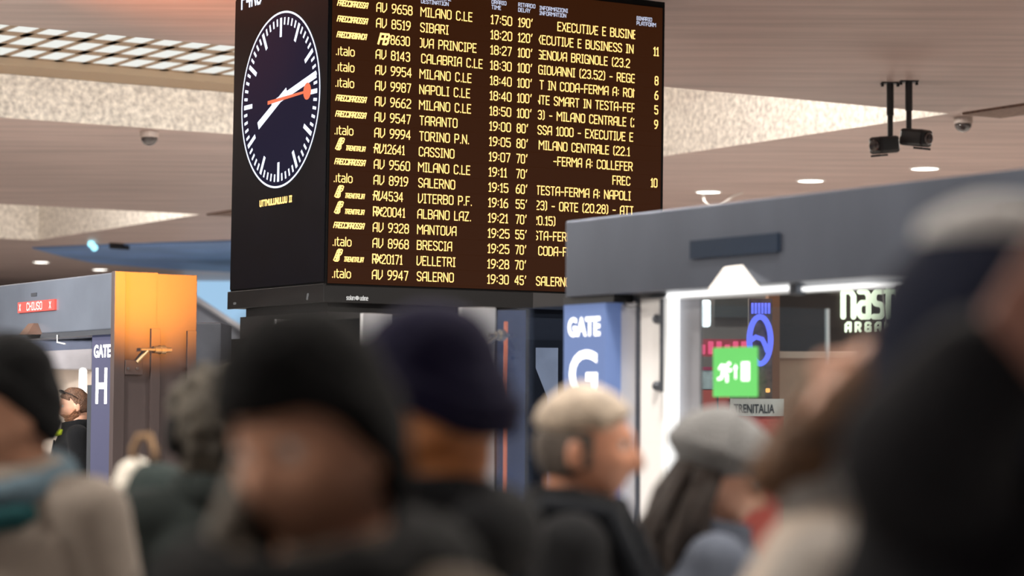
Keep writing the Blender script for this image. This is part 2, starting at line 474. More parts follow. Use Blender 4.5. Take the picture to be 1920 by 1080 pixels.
downlight(1328, 359, 'round lit downlight above the gate, with pale cable below it')
downlight(1520, 338, 'round lit downlight in the middle of the three above the grey gate')
downlight(1734, 315, 'round lit downlight just below the dome camera on the right')
downlight(77, 491, 'round lit downlight over the red closed sign, leftmost of the far three', 0.42)
downlight(187, 505, 'round lit downlight just left of the orange steel panel top')
downlight(394, 505, 'round lit downlight between orange steel panels and black clock board')

# dome cameras
m_dark = mat('black_plastic', (0.012, 0.012, 0.014), rough=0.35)
m_smoke = mat('smoked_dome', (0.05, 0.04, 0.04), rough=0.08, coat=1.0)
def dome(px, py, r, label):
    p = at_z(px, py, H2)
    t = thing('dome_camera', label, 'security camera', p, group='dome cameras on the ceiling')
    b = bmesh.new(); lathe(b, p, (0, 0, -1), [(0, 0), (r, 0), (r, r * 0.55), (r * 0.94, r * 0.7), (0, r * 0.7)])
    put('base', b, mat('cream_plastic', (0.48, 0.40, 0.36), rough=0.5), t, smooth=False)
    b = bmesh.new(); lathe(b, p - Z * r * 0.68, (0, 0, -1), [(0, 0)] + [(r * 0.92 * math.cos(a), r * 0.92 * math.sin(a)) for a in (0, .3, .6, .9, 1.2, 1.45)] + [(0, r * 0.92)])
    put('dome', b, m_smoke, t, smooth=True)
dome(1806, 220, 0.105, 'dome camera hanging under the dark ceiling joint at the right')
dome(280, 246, 0.11, 'dome camera on the grey ceiling left of the clock board')

# the pair of black cameras on poles
def pole_camera(px, py, length, side, label):
    p = at_z(px, py, H2)
    t = thing('pole_camera', label, 'security camera', p, group='black cameras on ceiling poles')
    b = bmesh.new(); hexa(b, p + V((-0.09, -0.06, -0.012)), (0.18, 0, 0), (0, 0.12, 0), (0, 0, 0.012))
    for s in (-1, 1): hexa(b, p + V((s * 0.078 - 0.012, -0.02, -0.04)), (0.024, 0, 0), (0, 0.04, 0), (0, 0, 0.03))
    put('mounting_plate', b, m_dark, t)
    b = bmesh.new(); tube(b, [p - Z * 0.005, p - Z * length * 0.55], 0.036, 14); tube(b, [p - Z * length * 0.5, p - Z * length], 0.028, 14)
    put('pole', b, m_dark, t, smooth=False)
    c = p - Z * (length + 0.02)
    d = V((side * 0.75, -0.66, -0.12)).normalized(); x, y, _ = V((0, 0, 1)).cross(d).normalized(), None, None
    up = d.cross(x)
    b = bmesh.new()
    hexa(b, c - d * 0.06 - x * 0.085 - up * 0.085, d * 0.30, x * 0.17, up * 0.17, bevel=0.03)
    put('housing', b, m_dark, t)
    b = bmesh.new(); hexa(b, c + d * 0.12 - x * 0.06 - up * 0.112, d * 0.12, x * 0.12, up * 0.02)
    put('visor', b, m_dark, t)
    b = bmesh.new(); lathe(b, c + d * 0.235, d, [(0, 0), (0.06, 0), (0.06, 0.02), (0.05, 0.028), (0, 0.022)])
    put('lens', b, m_smoke, t)
pole_camera(1669, 155, 0.60, -1, 'black camera on a ceiling pole, the left and lower one of the pair')
pole_camera(1704, 152, 0.54, 0.75, 'black camera on a ceiling pole, the right and higher one of the pair')

# ------------------------------------------------------------------ the departures board
P0 = at_y(609, 566, 17.0)                      # its lower near corner
LEAN = math.tan(math.radians(0.42))
UP = V((LEAN, 0, 1))
HB = 4.86 - P0.z
uR = solve(1241, 540, P0, B, UP)[0]             # width of the timetable side
uL = solve(431.7, 575, P0, A, UP)[0]            # width of the clock side
def R_(u, v, off=0.0): return P0 + B * u + UP * v - A * off        # timetable side
def L_(u, v, off=0.0): return P0 + A * u + UP * v - B * off        # clock side, u counted from the corner to the left
def pr(px, py): return solve(px, py, P0, B, UP)
def pl(px, py): return solve(px, py, P0, A, UP)
t = thing('departures_board', 'black two-sided departures board with clock and amber train times', 'departure board', (P0.x, P0.y, 0))
BOARD = t
vS = pr(700, 534)[1]                           # lower edge of the LED field
m_case = mat('board_case', (0.005, 0.005, 0.0055), rough=0.55, spec=0.10, noise=0.15, nscale=6)
b = bmesh.new(); hexa(b, R_(0, 0), B * uR, A * uL, UP * HB)
put('housing', b, m_case, t)
vB = pl(520, 536)[1]
b = bmesh.new(); hexa(b, L_(-0.02, -0.004, 0.022), A * (uL + 0.03), B * 0.022, UP * (vB - 0.01), bevel=0.004)
hexa(b, R_(-0.02, -0.004, 0.022), B * (uR * 0.60), A * 0.022, UP * (vS - 0.012), bevel=0.004)
put('lower_bezel', b, mat('bezel', (0.010, 0.010, 0.011), rough=0.5, spec=0.3), t)
b = bmesh.new(); hexa(b, R_(uR * 0.585, -0.004, 0.021), B * (uR * 0.43), A * 0.021, UP * (vS - 0.012))
put('lower_bezel', b, mat('bezel_grey', (0.045, 0.045, 0.048), rough=0.5), t, label='paler grey bezel section')
# logos on the bezel
m_logo = glow('bezel_logo', (0.85, 0.83, 0.8), 0.7)
b = bmesh.new()
u, v = pr(647, 562)
w = stroke_text(b, 'solari', u, v, lambda x, y: R_(x, y, 0.0245), 0.03, 0.003, sx=0.8)
lathe(b, R_(u + w + 0.02, v + 0.014, 0.0245), -A, [(0.010, 0), (0.016, 0), (0.016, 0.001), (0.010, 0.001)], 12)
stroke_text(b, 'udine', u + w + 0.045, v, lambda x, y: R_(x, y, 0.0245), 0.03, 0.003, sx=0.8)
put('maker_logo', b, m_logo, t)
b = bmesh.new()
u, v = pl(580, 562); stroke_text(b, '$', -u, v, lambda x, y: L_(-x, y, 0.0245), 0.04, 0.0035)
u, v = pl(443, 571); stroke_text(b, 'solari', -u, v, lambda x, y: L_(-x, y, 0.0245), 0.018, 0.002)
put('railway_logo', b, glow('bezel_logo_dim', (0.5, 0.5, 0.5), 0.35), t)

# timetable side: LED field and its lines
u0 = pr(618, 300)[0]; u1 = pr(1238, 300)[0]
b = bmesh.new(); hexa(b, R_(u0, vS, 0.01), B * (u1 - u0), A * 0.01, UP * (HB - vS - 0.05))
led = put('led_screen', b, glow('led_field', (0.034, 0.0085, 0.0014), 1.0, base=(0.003, 0.002, 0.002)), t)
m_amber = glow('amber_led', (1.0, 0.62, 0.19), 2.05)
m_white = glow('white_led', (0.72, 0.78, 1.0), 0.95)
vr0 = pr(736, 17)[1]; vr17 = pr(727, 516)[1]
dv = (vr0 - vr17) / 17
CH = dv * 0.555
def ucol(xa, ya, xb, yb): return (pr(xa, ya)[0] + pr(xb, yb)[0]) / 2
c_logo = ucol(632, 8, 621, 512); c_num = ucol(705, 16, 696, 517); c_dst = ucol(788, 20, 779, 521)
c_tim = ucol(920, 38, 911, 524); c_del = ucol(971, 40, 963, 526); c_inf = ucol(1009, 80, 1003, 525)
c_end = ucol(1189, 70, 1184, 368); c_plt = ucol(1233, 96, 1229, 346)
U = lambda px, py: pr(px, py)[0]
FR, FB, IT, TI = 'FRECCIAROSSA', 'FRECCIABIANCA', '.italo', 'TRENITALIA'
ROWS = [
 (FR, 'AV 9658', 'MILANO C.LE', 0, '17:50', "190'", 'EXECUTIVE E BUSINESS', U(1044, 45) - c_inf, ''),
 (FR, 'AV 8519', 'SIBARI', 0, '18:20', "120'", 'XECUTIVE E BUSINESS IN', -0.018, '11'),
 (FB, 'fb 8630', 'OVA PRINCIPE', -0.02, '18:27', "100'", 'GENOVA BRIGNOLE (23.2', -0.012, ''),
 (IT, 'AV 8143', 'CALABRIA C.LE', 0.012, '18:30', "100'", 'GIOVANNI (23.52) - REGG', 0, '8'),
 (IT, 'AV 9954', 'MILANO C.LE', 0, '18:40', "100'", 'T IN CODA-FERMA A: ROMA', 0.012, '6'),
 (IT, 'AV 9987', 'NAPOLI C.LE', 0, '18:40', "100'", 'NTE SMART IN TESTA-FERM', -0.022, '5'),
 (FR, 'AV 9662', 'MILANO C.LE', 0, '18:50', "100'", '3) - MILANO CENTRALE (2', 0, '9'),
 (FR, 'AV 9547', 'TARANTO', 0.006, '19:00', "80'", 'SSA 1000 - EXECUTIVE E', 0, ''),
 (IT, 'AV 9994', 'TORINO P.N.', 0.006, '19:05', "80'", 'MILANO CENTRALE (22.1', 0.012, ''),
 (TI, 'rv12641', 'CASSINO', 0.004, '19:07', "70'", '-FERMA A: COLLEFER', U(1036, 304) - c_inf, ''),
 (FR, 'AV 9560', 'MILANO C.LE', 0, '19:11', "70'", 'FREC', U(1147, 341) - c_inf, '10'),
 (IT, 'AV 8919', 'SALERNO', 0.004, '19:15', "60'", 'TESTA-FERMA A: NAPOLI', -0.006, ''),
 (TI, 'rv4534', 'VITERBO P.F.', 0.004, '19:16', "55'", '23) - ORTE (20.28) - ATT', -0.012, ''),
 (TI, 'rx20041', 'ALBANO LAZ.', 0, '19:21', "70'", '20.15)', -0.03, ''),
 (FR, 'AV 9328', 'MANTOVA', 0, '19:25', "55'", 'STA-FERMA A: NAPOLI', -0.022, ''),
 (IT, 'AV 8968', 'BRESCIA', 0, '19:25', "70'", 'CODA-FERMA A: ROMA', 0.02, ''),
 (TI, 'rx20171', 'VELLETRI', 0, '19:28', "70'", '', 0, ''),
 (IT, 'AV 9947', 'SALERNO', 0.004, '19:30', "45'", 'SALERNO', 0.004, ''),
]
HW = CH * 0.058
face = lambda x, y: R_(x, y, 0.0155)
for r, (logo, num, dst, dx, tim, dly, info, ix, plt) in enumerate(ROWS):
    yb = vr0 - r * dv - CH / 2
    b = bmesh.new(); hexa(b, R_(u0 + 0.004, yb - (dv - CH) / 2 + 0.001, 0.0135), B * (u1 - u0 - 0.008), A * 0.0035, UP * (dv - 0.002))
    row = put('departure_row', b, MATS['led_field'], t)
    b = bmesh.new()
    if logo in (FR, FB): stroke_text(b, logo, c_logo, yb + CH * 0.22, face, CH * 0.60, HW * 1.05, sx=0.88 if logo == FR else 0.81, gap=0.95, slant=0.3)
    elif logo == IT: stroke_text(b, logo, c_logo - 0.004, yb, face, CH * 0.98, HW * 0.95, sx=1.08, gap=0.95)
    else:
        stroke_text(b, '$', c_logo + 0.004, yb + CH * 0.05, face, CH * 1.25, HW * 1.15, sx=0.82, slant=0.22)
        stroke_text(b, logo, c_logo + CH * 1.36, yb + CH * 0.06, face, CH * 0.50, HW * 0.85, sx=0.86, gap=0.95, slant=0.25)
    put('operator_lettering', b, m_amber, row)
    b = bmesh.new()
    if num[:2] == 'AV': stroke_text(b, num, c_num, yb, face, CH, HW, sx=1.05)
    elif num[:2] == 'fb':
        stroke_text(b, 'FB', c_num + 0.018, yb - CH * 0.08, face, CH * 1.15, HW * 2.1, sx=0.92, gap=1.0, slant=0.3)
        stroke_text(b, num[3:], c_num + 0.122, yb, face, CH, HW, sx=0.985)
    elif num[:2] == 'rv':
        w = stroke_text(b, 'RV', c_num, yb, face, CH, HW * 1.1, sx=0.90, gap=1.1, slant=0.12)
        stroke_text(b, '-', c_num - 0.008, yb + CH * 0.12, face, CH, HW, sx=1.1)
        stroke_text(b, num[2:], c_num + w + 0.016, yb, face, CH, HW, sx=0.98 if len(num) == 6 else 0.93)
    else:
        w = stroke_text(b, 'R@', c_num, yb, face, CH, HW * 1.2, sx=0.92, gap=0.2)
        stroke_text(b, num[2:], c_num + w + 0.005, yb, face, CH, HW, sx=0.96)
    put('train_number_lettering', b, m_amber, row)
    b = bmesh.new(); stroke_text(b, dst, c_dst + dx, yb, face, CH, HW, sx=1.055, clip=(c_dst - 0.002, c_tim - 0.012)); put('destination_lettering', b, m_amber, row)
    b = bmesh.new(); stroke_text(b, tim, c_tim, yb, face, CH, HW, sx=1.13, gap=1.2); put('time_lettering', b, m_amber, row)
    b = bmesh.new(); stroke_text(b, dly, c_del, yb, face, CH, HW, sx=1.0, gap=1.2); put('delay_lettering', b, m_amber, row)
    if info:
        b = bmesh.new(); stroke_text(b, info, c_inf + ix, yb, face, CH, HW, sx=1.045, gap=1.2, clip=(c_inf, c_end)); put('information_lettering', b, m_amber, row)
    if plt:
        b = bmesh.new(); stroke_text(b, plt, c_plt, yb, face, CH, HW * 1.1, sx=0.95, right=True); put('platform_lettering', b, m_amber, row)
b = bmesh.new()
hh = dv * 0.235
for xa, ya, l1, l2 in ((788, 6, 'DESTINAZIONE', 'DESTINATION'), (920, 17, 'ORARIO', 'TIME'), (970, 22, 'RITARDO', 'DELAY'), (1010, 28, 'INFORMAZIONI', 'INFORMATION'), (1192, 47, 'BINARIO', 'PLATFORM')):
    u, v = pr(xa, ya)
    stroke_text(b, l1, u, v + hh * 1.45, face, hh, hh * 0.085, sx=1.24, gap=1.25)
    stroke_text(b, l2, u, v, face, hh, hh * 0.085, sx=1.24, gap=1.25)
put('column_heading', b, m_white, led)

# clock side: dark screen, dial, hands
uc0 = 0.02
b = bmesh.new(); hexa(b, L_(0.01, vB, 0.01), A * (uL - 0.02), B * 0.01, UP * (HB - vB - 0.05))
scr = put('clock_screen', b, mat('clock_glass', (0.004, 0.004, 0.007), rough=0.4, spec=0.15, noise=0.2, nscale=4), t)
uc, vc = pl(527, 187)
R0 = pl(527, 187)[1] - pl(527, 351)[1]
cf = lambda x, y, o=0.0125: L_(uc - x, vc + y, o)
b = bmesh.new()
n = 120
for i in range(n):
    p, q = 2 * PI * i / n, 2 * PI * (i + 1) / n
    b.faces.new([b.verts.new(cf(rr * math.cos(k), rr * math.sin(k), 0.0112)) for rr, k in ((0, p), (R0 * 0.99, p), (R0 * 0.99, q))])
dial = put('clock_dial', b, glow('clock_blue', (0.006, 0.006, 0.022), 1.0, base=(0.004, 0.004, 0.01)), scr)
m_clock = glow('clock_white', (0.80, 0.86, 1.0), 1.6)
b = bmesh.new()
for i in range(n):
    p, q = 2 * PI * i / n, 2 * PI * (i + 1) / n
    b.faces.new([b.verts.new(cf(rr * math.cos(k), rr * math.sin(k))) for rr, k in ((R0 * 0.984, p), (R0 * 1.006, p), (R0 * 1.006, q), (R0 * 0.984, q))])
for i in range(60):
    k = 2 * PI * i / 60; c, s = math.sin(k), math.cos(k)
    ri, hw = (0.715, 0.026) if i % 5 == 0 else (0.85, 0.0165)
    ro = 0.935
    b.faces.new([b.verts.new(cf(R0 * (c * rr + s * ww), R0 * (s * rr - c * ww))) for rr, ww in ((ri, -hw), (ro, -hw), (ro, hw), (ri, hw))])
put('hour_marks', b, m_clock, scr)
def hand(name, ang, r0, r1, w0, w1, m, off, disc=None):
    b = bmesh.new(); c, s = math.sin(ang), math.cos(ang)
    b.faces.new([b.verts.new(cf(R0 * (c * rr + s * ww), R0 * (s * rr - c * ww), off)) for rr, ww in ((r0, -w0), (r1, -w1), (r1, w1), (r0, w0))])
    if disc:
        b.faces.new([b.verts.new(cf(R0 * (c * disc[0] + disc[1] * math.cos(2 * PI * i / 28)), R0 * (s * disc[0] + disc[1] * math.sin(2 * PI * i / 28)), off + 0.0004)) for i in range(28)])
    put(name, b, m, scr)
hand('hour_hand', math.radians(245.5), -0.20, 0.60, 0.040, 0.046, m_clock, 0.0135)
hand('minute_hand', math.radians(78.5), -0.20, 0.93, 0.036, 0.042, m_clock, 0.0145)
hand('second_hand', math.radians(88.5), -0.30, 0.68, 0.022, 0.014, glow('clock_red', (0.95, 0.20, 0.09), 1.0), 0.0155, disc=(0.70, 0.095))
b = bmesh.new()
u, v = pl(458, 16)
stroke_text(b, 'P4R0', -u - 0.02, v, lambda x, y: L_(-x, y, 0.0125), 0.17, 0.011, sx=0.8, gap=1.1)
put('screen_heading', b, m_clock, scr)
b = bmesh.new()
u, v = pl(490, 387)
stroke_text(b, 'UTTMULUNULUU II', -u, v, lambda x, y: L_(-x, y, 0.0125), 0.040, 0.0060, sx=1.36, gap=1.4)
put('scrolling_message', b, m_amber, scr)
# black pedestal under the board
b = bmesh.new()
zb = P0.z
b1_ = solve(450, 600, P0, A, UP)[0]
hexa(b, V((P0.x, P0.y, 0)) + A * 0.05 + B * 0.05, A * (b1_ - 0.05), B * (uR - 0.3), Z * (zb + 0.002))
put('pedestal', b, mat('pedestal_black', (0.007, 0.007, 0.008), rough=0.5, spec=0.3), t)
b = bmesh.new()
zq = at_y(440, 630, 17.4).z
hexa(b, V((P0.x, P0.y, 0)) - B * 0.02 - A * 0.02, A * (uL + 0.06), B * (uR * 0.9), Z * zq)
put('pedestal_base', b, mat('pedestal_black', (0.007, 0.007, 0.008), rough=0.5, spec=0.3), t)
b = bmesh.new()
hexa(b, V((P0.x, P0.y, zq)) + A * 0.02 + B * 0.02, A * (b1_ + 0.02), B * (uR * 0.88), Z * 0.17)
put('pedestal_shelf', b, mat('pedestal_shelf', (0.02, 0.02, 0.022), rough=0.5), t)

# ------------------------------------------------------------------ the row of gates
S = -A                                          # along the row, towards the right and the viewer
g0 = at_y(1060, 557, 10.1)
GO = V((g0.x, g0.y, 0))
def g(s, u, z): return GO + S * s + B * u + Z * z
def gq(px, py, u=0.0): return solve(px, py, GO + B * u, S, Z)
def gbox(b, x0, y0, x1, y1, u=0.0, d=0.02, bevel=0.0):
    """upright slab in the gate's plane between two pixels' places, u behind the front, d deep"""
    s0, za = gq(x0, y0, u); s1, zc = gq(x1, y1, u)
    hexa(b, g(s0, u, min(za, zc)), S * (s1 - s0), B * d, Z * abs(za - zc), bevel)
m_steel = mat('brushed_steel', (0.105, 0.120, 0.155), rough=0.33, metal=0.75, noise=0.12, nscale=2.5, stretch=(1, 1, 0.4))
m_steel_l = mat('pale_steel', (0.58, 0.59, 0.61), rough=0.4, metal=0.1, noise=0.06, nscale=3)
m_white_post = mat('white_enamel', (0.80, 0.80, 0.80), rough=0.35)
m_rod = mat('grey_rod', (0.10, 0.11, 0.13), rough=0.35, metal=0.6)
m_glass = glass('clear_glass')
m_glass_b = glass('blue_glass', (0.62, 0.72, 0.90), 0.10, 0.05)
m_frost = mat('frosted_panel', (0.30, 0.31, 0.35), rough=0.4, noise=0.15, nscale=3)
m_led = glow('white_strip', (1.0, 0.99, 0.97), 1.6)
m_disp = mat('dark_display', (0.006, 0.014, 0.030), rough=0.5, spec=0.2)
ZB = gq(1060, 557)[1]; ZT = gq(1060, 415)[1]

t = thing('boarding_gate', 'grey steel gate with blue letter G sign and green exit sign on its glass', 'gate', (GO.x, GO.y, 0), group=None)
GATE = t
b = bmesh.new(); hexa(b, g(0, 0, ZB), S * 3.4, B * 0.46, Z * (ZT - ZB), bevel=0.005); put('header_beam', b, m_steel, t)
b = bmesh.new(); gbox(b, 1293, 452, 1458, 471, -0.012, 0.02); s0, z0 = gq(1293, 486, -0.012); s1, z1 = gq(1458, 437, -0.012)
b.free(); b = bmesh.new(); hexa(b, g(s0, -0.012, gq(1375, 479, -0.012)[1]), S * (s1 - s0), B * 0.03, Z * (gq(1375, 444, -0.012)[1] - gq(1375, 479, -0.012)[1])); put('display', b, m_disp, t)
s0 = gq(1866, 395, -0.012)[0]
b = bmesh.new(); hexa(b, g(s0, -0.012, ZB + 0.02), S * 0.5, B * 0.03, Z * 0.2); put('display', b, mat('black_display', (0.008, 0.008, 0.01), rough=0.4), t)
def cover(b, s, z, w0, w1, h, d):
    """pointed sensor cover on the beam's lower edge"""
    lo = [g(s - w0, 0.0, z), g(s + w0, 0.0, z), g(s + w0 * 0.9, -d, z), g(s - w1 * 0.6, -d, z)]
    hi = [g(s - w1, 0.0, z + h), g(s + w1, 0.0, z + h), g(s + w1, -d * 0.30, z + h), g(s - w1, -d * 0.30, z + h)]
    a = [b.verts.new(p) for p in lo]; c = [b.verts.new(p) for p in hi]
    b.faces.new(a[::-1]); b.faces.new(c)
    for i in range(4): b.faces.new((a[i], a[(i + 1) % 4], c[(i + 1) % 4], c[i]))
b = bmesh.new(); gp_ = lambda x, y, u: b.verts.new(g(gq(x, y, u)[0], u, gq(x, y, u)[1]))
T1, T2, BL, BR, F1, F2 = gp_(1358, 501, 0.0), gp_(1392, 497, 0.0), gp_(1327, 543, 0.0), gp_(1424, 538, 0.0), gp_(1371, 545, -0.11), gp_(1422, 539, -0.05)
for f_ in ((T1, BL, F1), (T1, F1, F2, T2), (T2, F2, BR), (BL, BR, F2, F1), (T1, T2, BR, BL)): b.faces.new(f_)
put('sensor_cover', b, mat('white_cover', (0.86, 0.84, 0.80), rough=0.5), t)
# sign column
m_sign = glow('sign_blue', (0.10, 0.15, 0.33), 0.55, base=(0.10, 0.15, 0.30))
b = bmesh.new(); s0, _ = gq(1057, 640, 0.02); s1, _ = gq(1135, 640, 0.02)
hexa(b, g(s0, 0.02, 0.05), S * (s1 - s0), B * 0.10, Z * (gq(1096, 570, 0.02)[1] - 0.05)); sign = put('sign_panel', b, m_sign, t)
b = bmesh.new(); hexa(b, g(s0, 0.02, gq(1096, 570, 0.02)[1]), S * (s1 - s0 + 0.06), B * 0.10, Z * (ZB - gq(1096, 570, 0.02)[1])); put('sign_bracket', b, m_dark, t)
m_letter = glow('sign_white', (1.0, 1.0, 1.0), 1.6, base=(0.8, 0.8, 0.8))
def sign_text(b, txt, px, py, hpx, wpx, u, bold):
    """lettering on the gate plane: lower left pixel, cap height and width in pixels"""
    s_, z_ = gq(px, py, u); h = gq(px, py - hpx, u)[1] - z_; w = gq(px + wpx, py, u)[0] - s_
    tmp = bmesh.new(); text_faces(tmp, txt, lambda x, y: V((x, y, 0)), 1.0, bold)
    xs = [v.co.x for v in tmp.verts]; ys = [v.co.y for v in tmp.verts]
    x0, x1, y0, y1 = min(xs), max(xs), min(ys), max(ys); tmp.free()
    text_faces(b, txt, lambda x, y: g(s_ + (x - x0) / (x1 - x0) * w, u, z_ + (y - y0) / (y1 - y0) * h), 1.0, bold)
b = bmesh.new(); sign_text(b, 'GATE', 1065, 632, 36, 60, 0.0185, 0.035); sign_text(b, 'G', 1067, 745, 88, 53, 0.0185, 0.02); put('lettering', b, m_letter, sign)
# panels and posts right of the sign
b = bmesh.new(); gbox(b, 1136, 572, 1192, 1078, 0.10, 0.04); put('side_panel', b, m_steel_l, t)
b = bmesh.new(); gbox(b, 1192, 563, 1200, 1078, 0.09, 0.05); put('edge_profile', b, m_rod, t)
b = bmesh.new(); gbox(b, 1200, 560, 1240, 1078, 0.09, 0.06, 0.004); put('door_post', b, m_white_post, t)
b = bmesh.new(); s0, z0 = gq(1241, 560, 0.06); z1 = gq(1241, 735, 0.06)[1]
tube(b, [g(s0, 0.06, z0), g(s0, 0.06, z1)], 0.009, 10)
put('handle_rod', b, m_rod, t)
for py in (598, 724):
    b = bmesh.new(); s_, z_ = gq(1230, py, 0.08); lathe(b, g(s_, 0.09, z_), -B, [(0, 0), (0.02, 0), (0.02, 0.012), (0.014, 0.02), (0, 0.022)], 18); put('hinge_knob', b, m_rod, t)
b = bmesh.new(); pts = [gq(1172, 562, 0.05), gq(1171, 572, 0.05), gq(1180, 576, 0.05), gq(1198, 573, 0.05), gq(1200, 566, 0.05)]
tube(b, [g(s_, 0.05, z_) for s_, z_ in pts], 0.004, 8); put('cable', b, m_dark, t)
b = bmesh.new(); gbox(b, 1247, 556, 1262, 900, 0.12, 0.03); put('light_strip', b, m_led, t)
def sloped(b, xa, ya, xb, yb, hpx, u, d):
    """bar lying along the gate between two pixels"""
    s0, z0 = gq(xa, ya, u); s1, z1 = gq(xb, yb, u); h = gq(xa, ya - hpx, u)[1] - z0
    z0 = (z0 + z1) / 2
    hexa(b, g(s0, u, z0), S * (s1 - s0), B * d, Z * h)
b = bmesh.new(); sloped(b, 1250, 555, 1487, 546, 8, 0.12, 0.03); put('light_strip', b, m_led, t)
b = bmesh.new(); sloped(b, 1500, 545, 1690, 536, 8, 0.12, 0.03); put('light_strip', b, m_led, t)
b = bmesh.new(); sloped(b, 1140, 566, 1700, 540, 14, 0.15, 0.06); put('rail', b, m_steel_l, t)
b = bmesh.new(); s_, z_ = gq(1493, 543, 0.11); hexa(b, g(s_ - 0.02, 0.09, z_ - 0.02), S * 0.04, B * 0.05, Z * 0.06, 0.004); put('rail_joint', b, m_rod, t)
b = bmesh.new(); gbox(b, 1262, 560, 1312, 1078, 0.16, 0.012); put('frosted_panel', b, m_frost, t)
b = bmesh.new(); gbox(b, 1312, 558, 1674, 1078, 0.16, 0.012); put('glass_door', b, m_glass, t)
b = bmesh.new(); gbox(b, 1675, 533, 1692, 1300, 0.10, 0.05); put('door_post', b, m_white_post, t)
b = bmesh.new(); gbox(b, 1698, 533, 1716, 1300, 0.12, 0.03); put('edge_profile', b, m_steel_l, t)
b = bmesh.new(); s_, z_ = gq(1706, 575, 0.1); lathe(b, g(s_, 0.12, z_), -B, [(0, 0), (0.02, 0), (0.02, 0.012), (0.014, 0.02), (0, 0.022)], 18); put('hinge_knob', b, m_rod, t)
# passage side wing of glass behind the door
s_, z_ = gq(1311, 571, 0.2)
o = g(s_, 0.2, 0); uw = solve(1547, 576, o, B, Z)[0]
b = bmesh.new(); hexa(b, o + Z * 0.05, B * uw, S * 0.012, Z * (z_ - 0.05)); put('glass_wing', b, m_glass, t)
b = bmesh.new(); hexa(b, o + B * uw + Z * 0.05, B * 0.012, S * 0.014, Z * (z_ - 0.05)); put('edge_profile', b, m_steel_l, t)
# hanging wire
b = bmesh.new(); pts = [(1652, 540), (1657, 600), (1658, 640), (1664, 665), (1675, 676), (1690, 678)]
tube(b, [g(gq(x, y, 0.14)[0], 0.14, gq(x, y, 0.14)[1]) for x, y in pts], 0.0025, 6); put('cable', b, mat('pale_cable', (0.6, 0.58, 0.55)), t)
# exit sign stuck on the glass
b = bmesh.new(); s0, z0 = gq(1337, 744, 0.15); s1, _ = gq(1419, 744, 0.15); z1 = gq(1378, 651, 0.15)[1]; z0 = gq(1378, 744, 0.15)[1]
hexa(b, g(s0, 0.15, z0), S * (s1 - s0), B * 0.006, Z * (z1 - z0))
ex = put('exit_sign', b, glow('exit_green', (0.17, 0.66, 0.16), 0.8, base=(0.05, 0.25, 0.06)), t, label='green exit sign with white running figure, arrow and door')
ws, hs = s1 - s0, z1 - z0
def e(x, y): return g(s0 + ws * x, 0.1485, z0 + hs * y)
b = bmesh.new()
def poly(*pts): b.faces.new([b.verts.new(e(*p)) for p in pts])
poly((0.66, 0.32), (0.84, 0.32), (0.84, 0.70), (0.66, 0.70))                       # door
poly((0.51, 0.36), (0.545, 0.36), (0.545, 0.62), (0.51, 0.62)); poly((0.485, 0.57), (0.57, 0.57), (0.5275, 0.66))   # arrow
b.faces.new([b.verts.new(e(0.375 + 0.042 * math.cos(k), 0.67 + 0.036 * math.sin(k))) for k in [2 * PI * i / 16 for i in range(16)]])   # head
def limb(w, *pts):
    for (x0, y0), (x1, y1) in zip(pts, pts[1:]):
        L = math.hypot(x1 - x0, y1 - y0); nx, ny = -(y1 - y0) / L * w, (x1 - x0) / L * w; ex_, ey_ = (x1 - x0) / L * w * 0.5, (y1 - y0) / L * w * 0.5
        poly((x0 + nx - ex_, y0 + ny - ey_), (x0 - nx - ex_, y0 - ny - ey_), (x1 - nx + ex_, y1 - ny + ey_), (x1 + nx + ex_, y1 + ny + ey_))
limb(0.045, (0.31, 0.62), (0.24, 0.49)); limb(0.024, (0.31, 0.62), (0.20, 0.64), (0.15, 0.56)); limb(0.024, (0.32, 0.60), (0.37, 0.52), (0.43, 0.55))
limb(0.028, (0.25, 0.49), (0.33, 0.43), (0.33, 0.31)); limb(0.028, (0.24, 0.49), (0.20, 0.38), (0.12, 0.36))
put('pictogram', b, m_letter, ex)

# gate H, further down the same row
sH, zHb = gq(215, 617); zHt = gq(215, 510)[1]
t = thing('boarding_gate', 'steel gate with letter H sign, red closed display and orange lit end panels', 'gate', g(sH, 0, 0))
HO = g(sH, 0, 0)
b = bmesh.new(); hexa(b, g(sH - 3.6, 0, zHb), S * 3.6, B * 0.44, Z * (zHt - zHb), bevel=0.01); put('header_beam', b, mat('cool_steel', (0.26, 0.30, 0.38), rough=0.3, metal=0.7, noise=0.12, nscale=2), t)
b = bmesh.new(); hexa(b, g(sH - 3.6, -0.01, zHb - 0.03), S * 3.62, B * 0.2, Z * 0.03); put('under_rail', b, m_rod, t)
b = bmesh.new(); s0, z0 = gq(33, 588, -0.015); s1, _ = gq(102, 580, -0.015); zc_ = gq(67, 574, -0.015)[1]
hexa(b, g(s0, -0.015, zc_ - 0.035), S * (s1 - s0), B * 0.03, Z * 0.07)
dsp = put('closed_display', b, glow('red_display', (0.75, 0.13, 0.10), 0.95, base=(0.2, 0.02, 0.02)), t, label='red lit display reading CHIUSO')
b = bmesh.new()
sgw = s1 - s0
pf = lambda x, y: g(x, -0.017, y)
k_ = sgw * 0.30
w_ = stroke_text(b, 'CHIUSO', s0 + sgw * 0.26, zc_ - 0.022, pf, 0.046, 0.0050, sx=1.6, gap=1.35)
stroke_text(b, 'X', s0 + sgw * 0.05, zc_ - 0.02, pf, 0.04, 0.005, sx=1.3); stroke_text(b, 'X', s0 + sgw * 0.87, zc_ - 0.02, pf, 0.04, 0.005, sx=1.3)
put('lettering', b, glow('display_text', (1.0, 0.82, 0.78), 1.3), dsp)
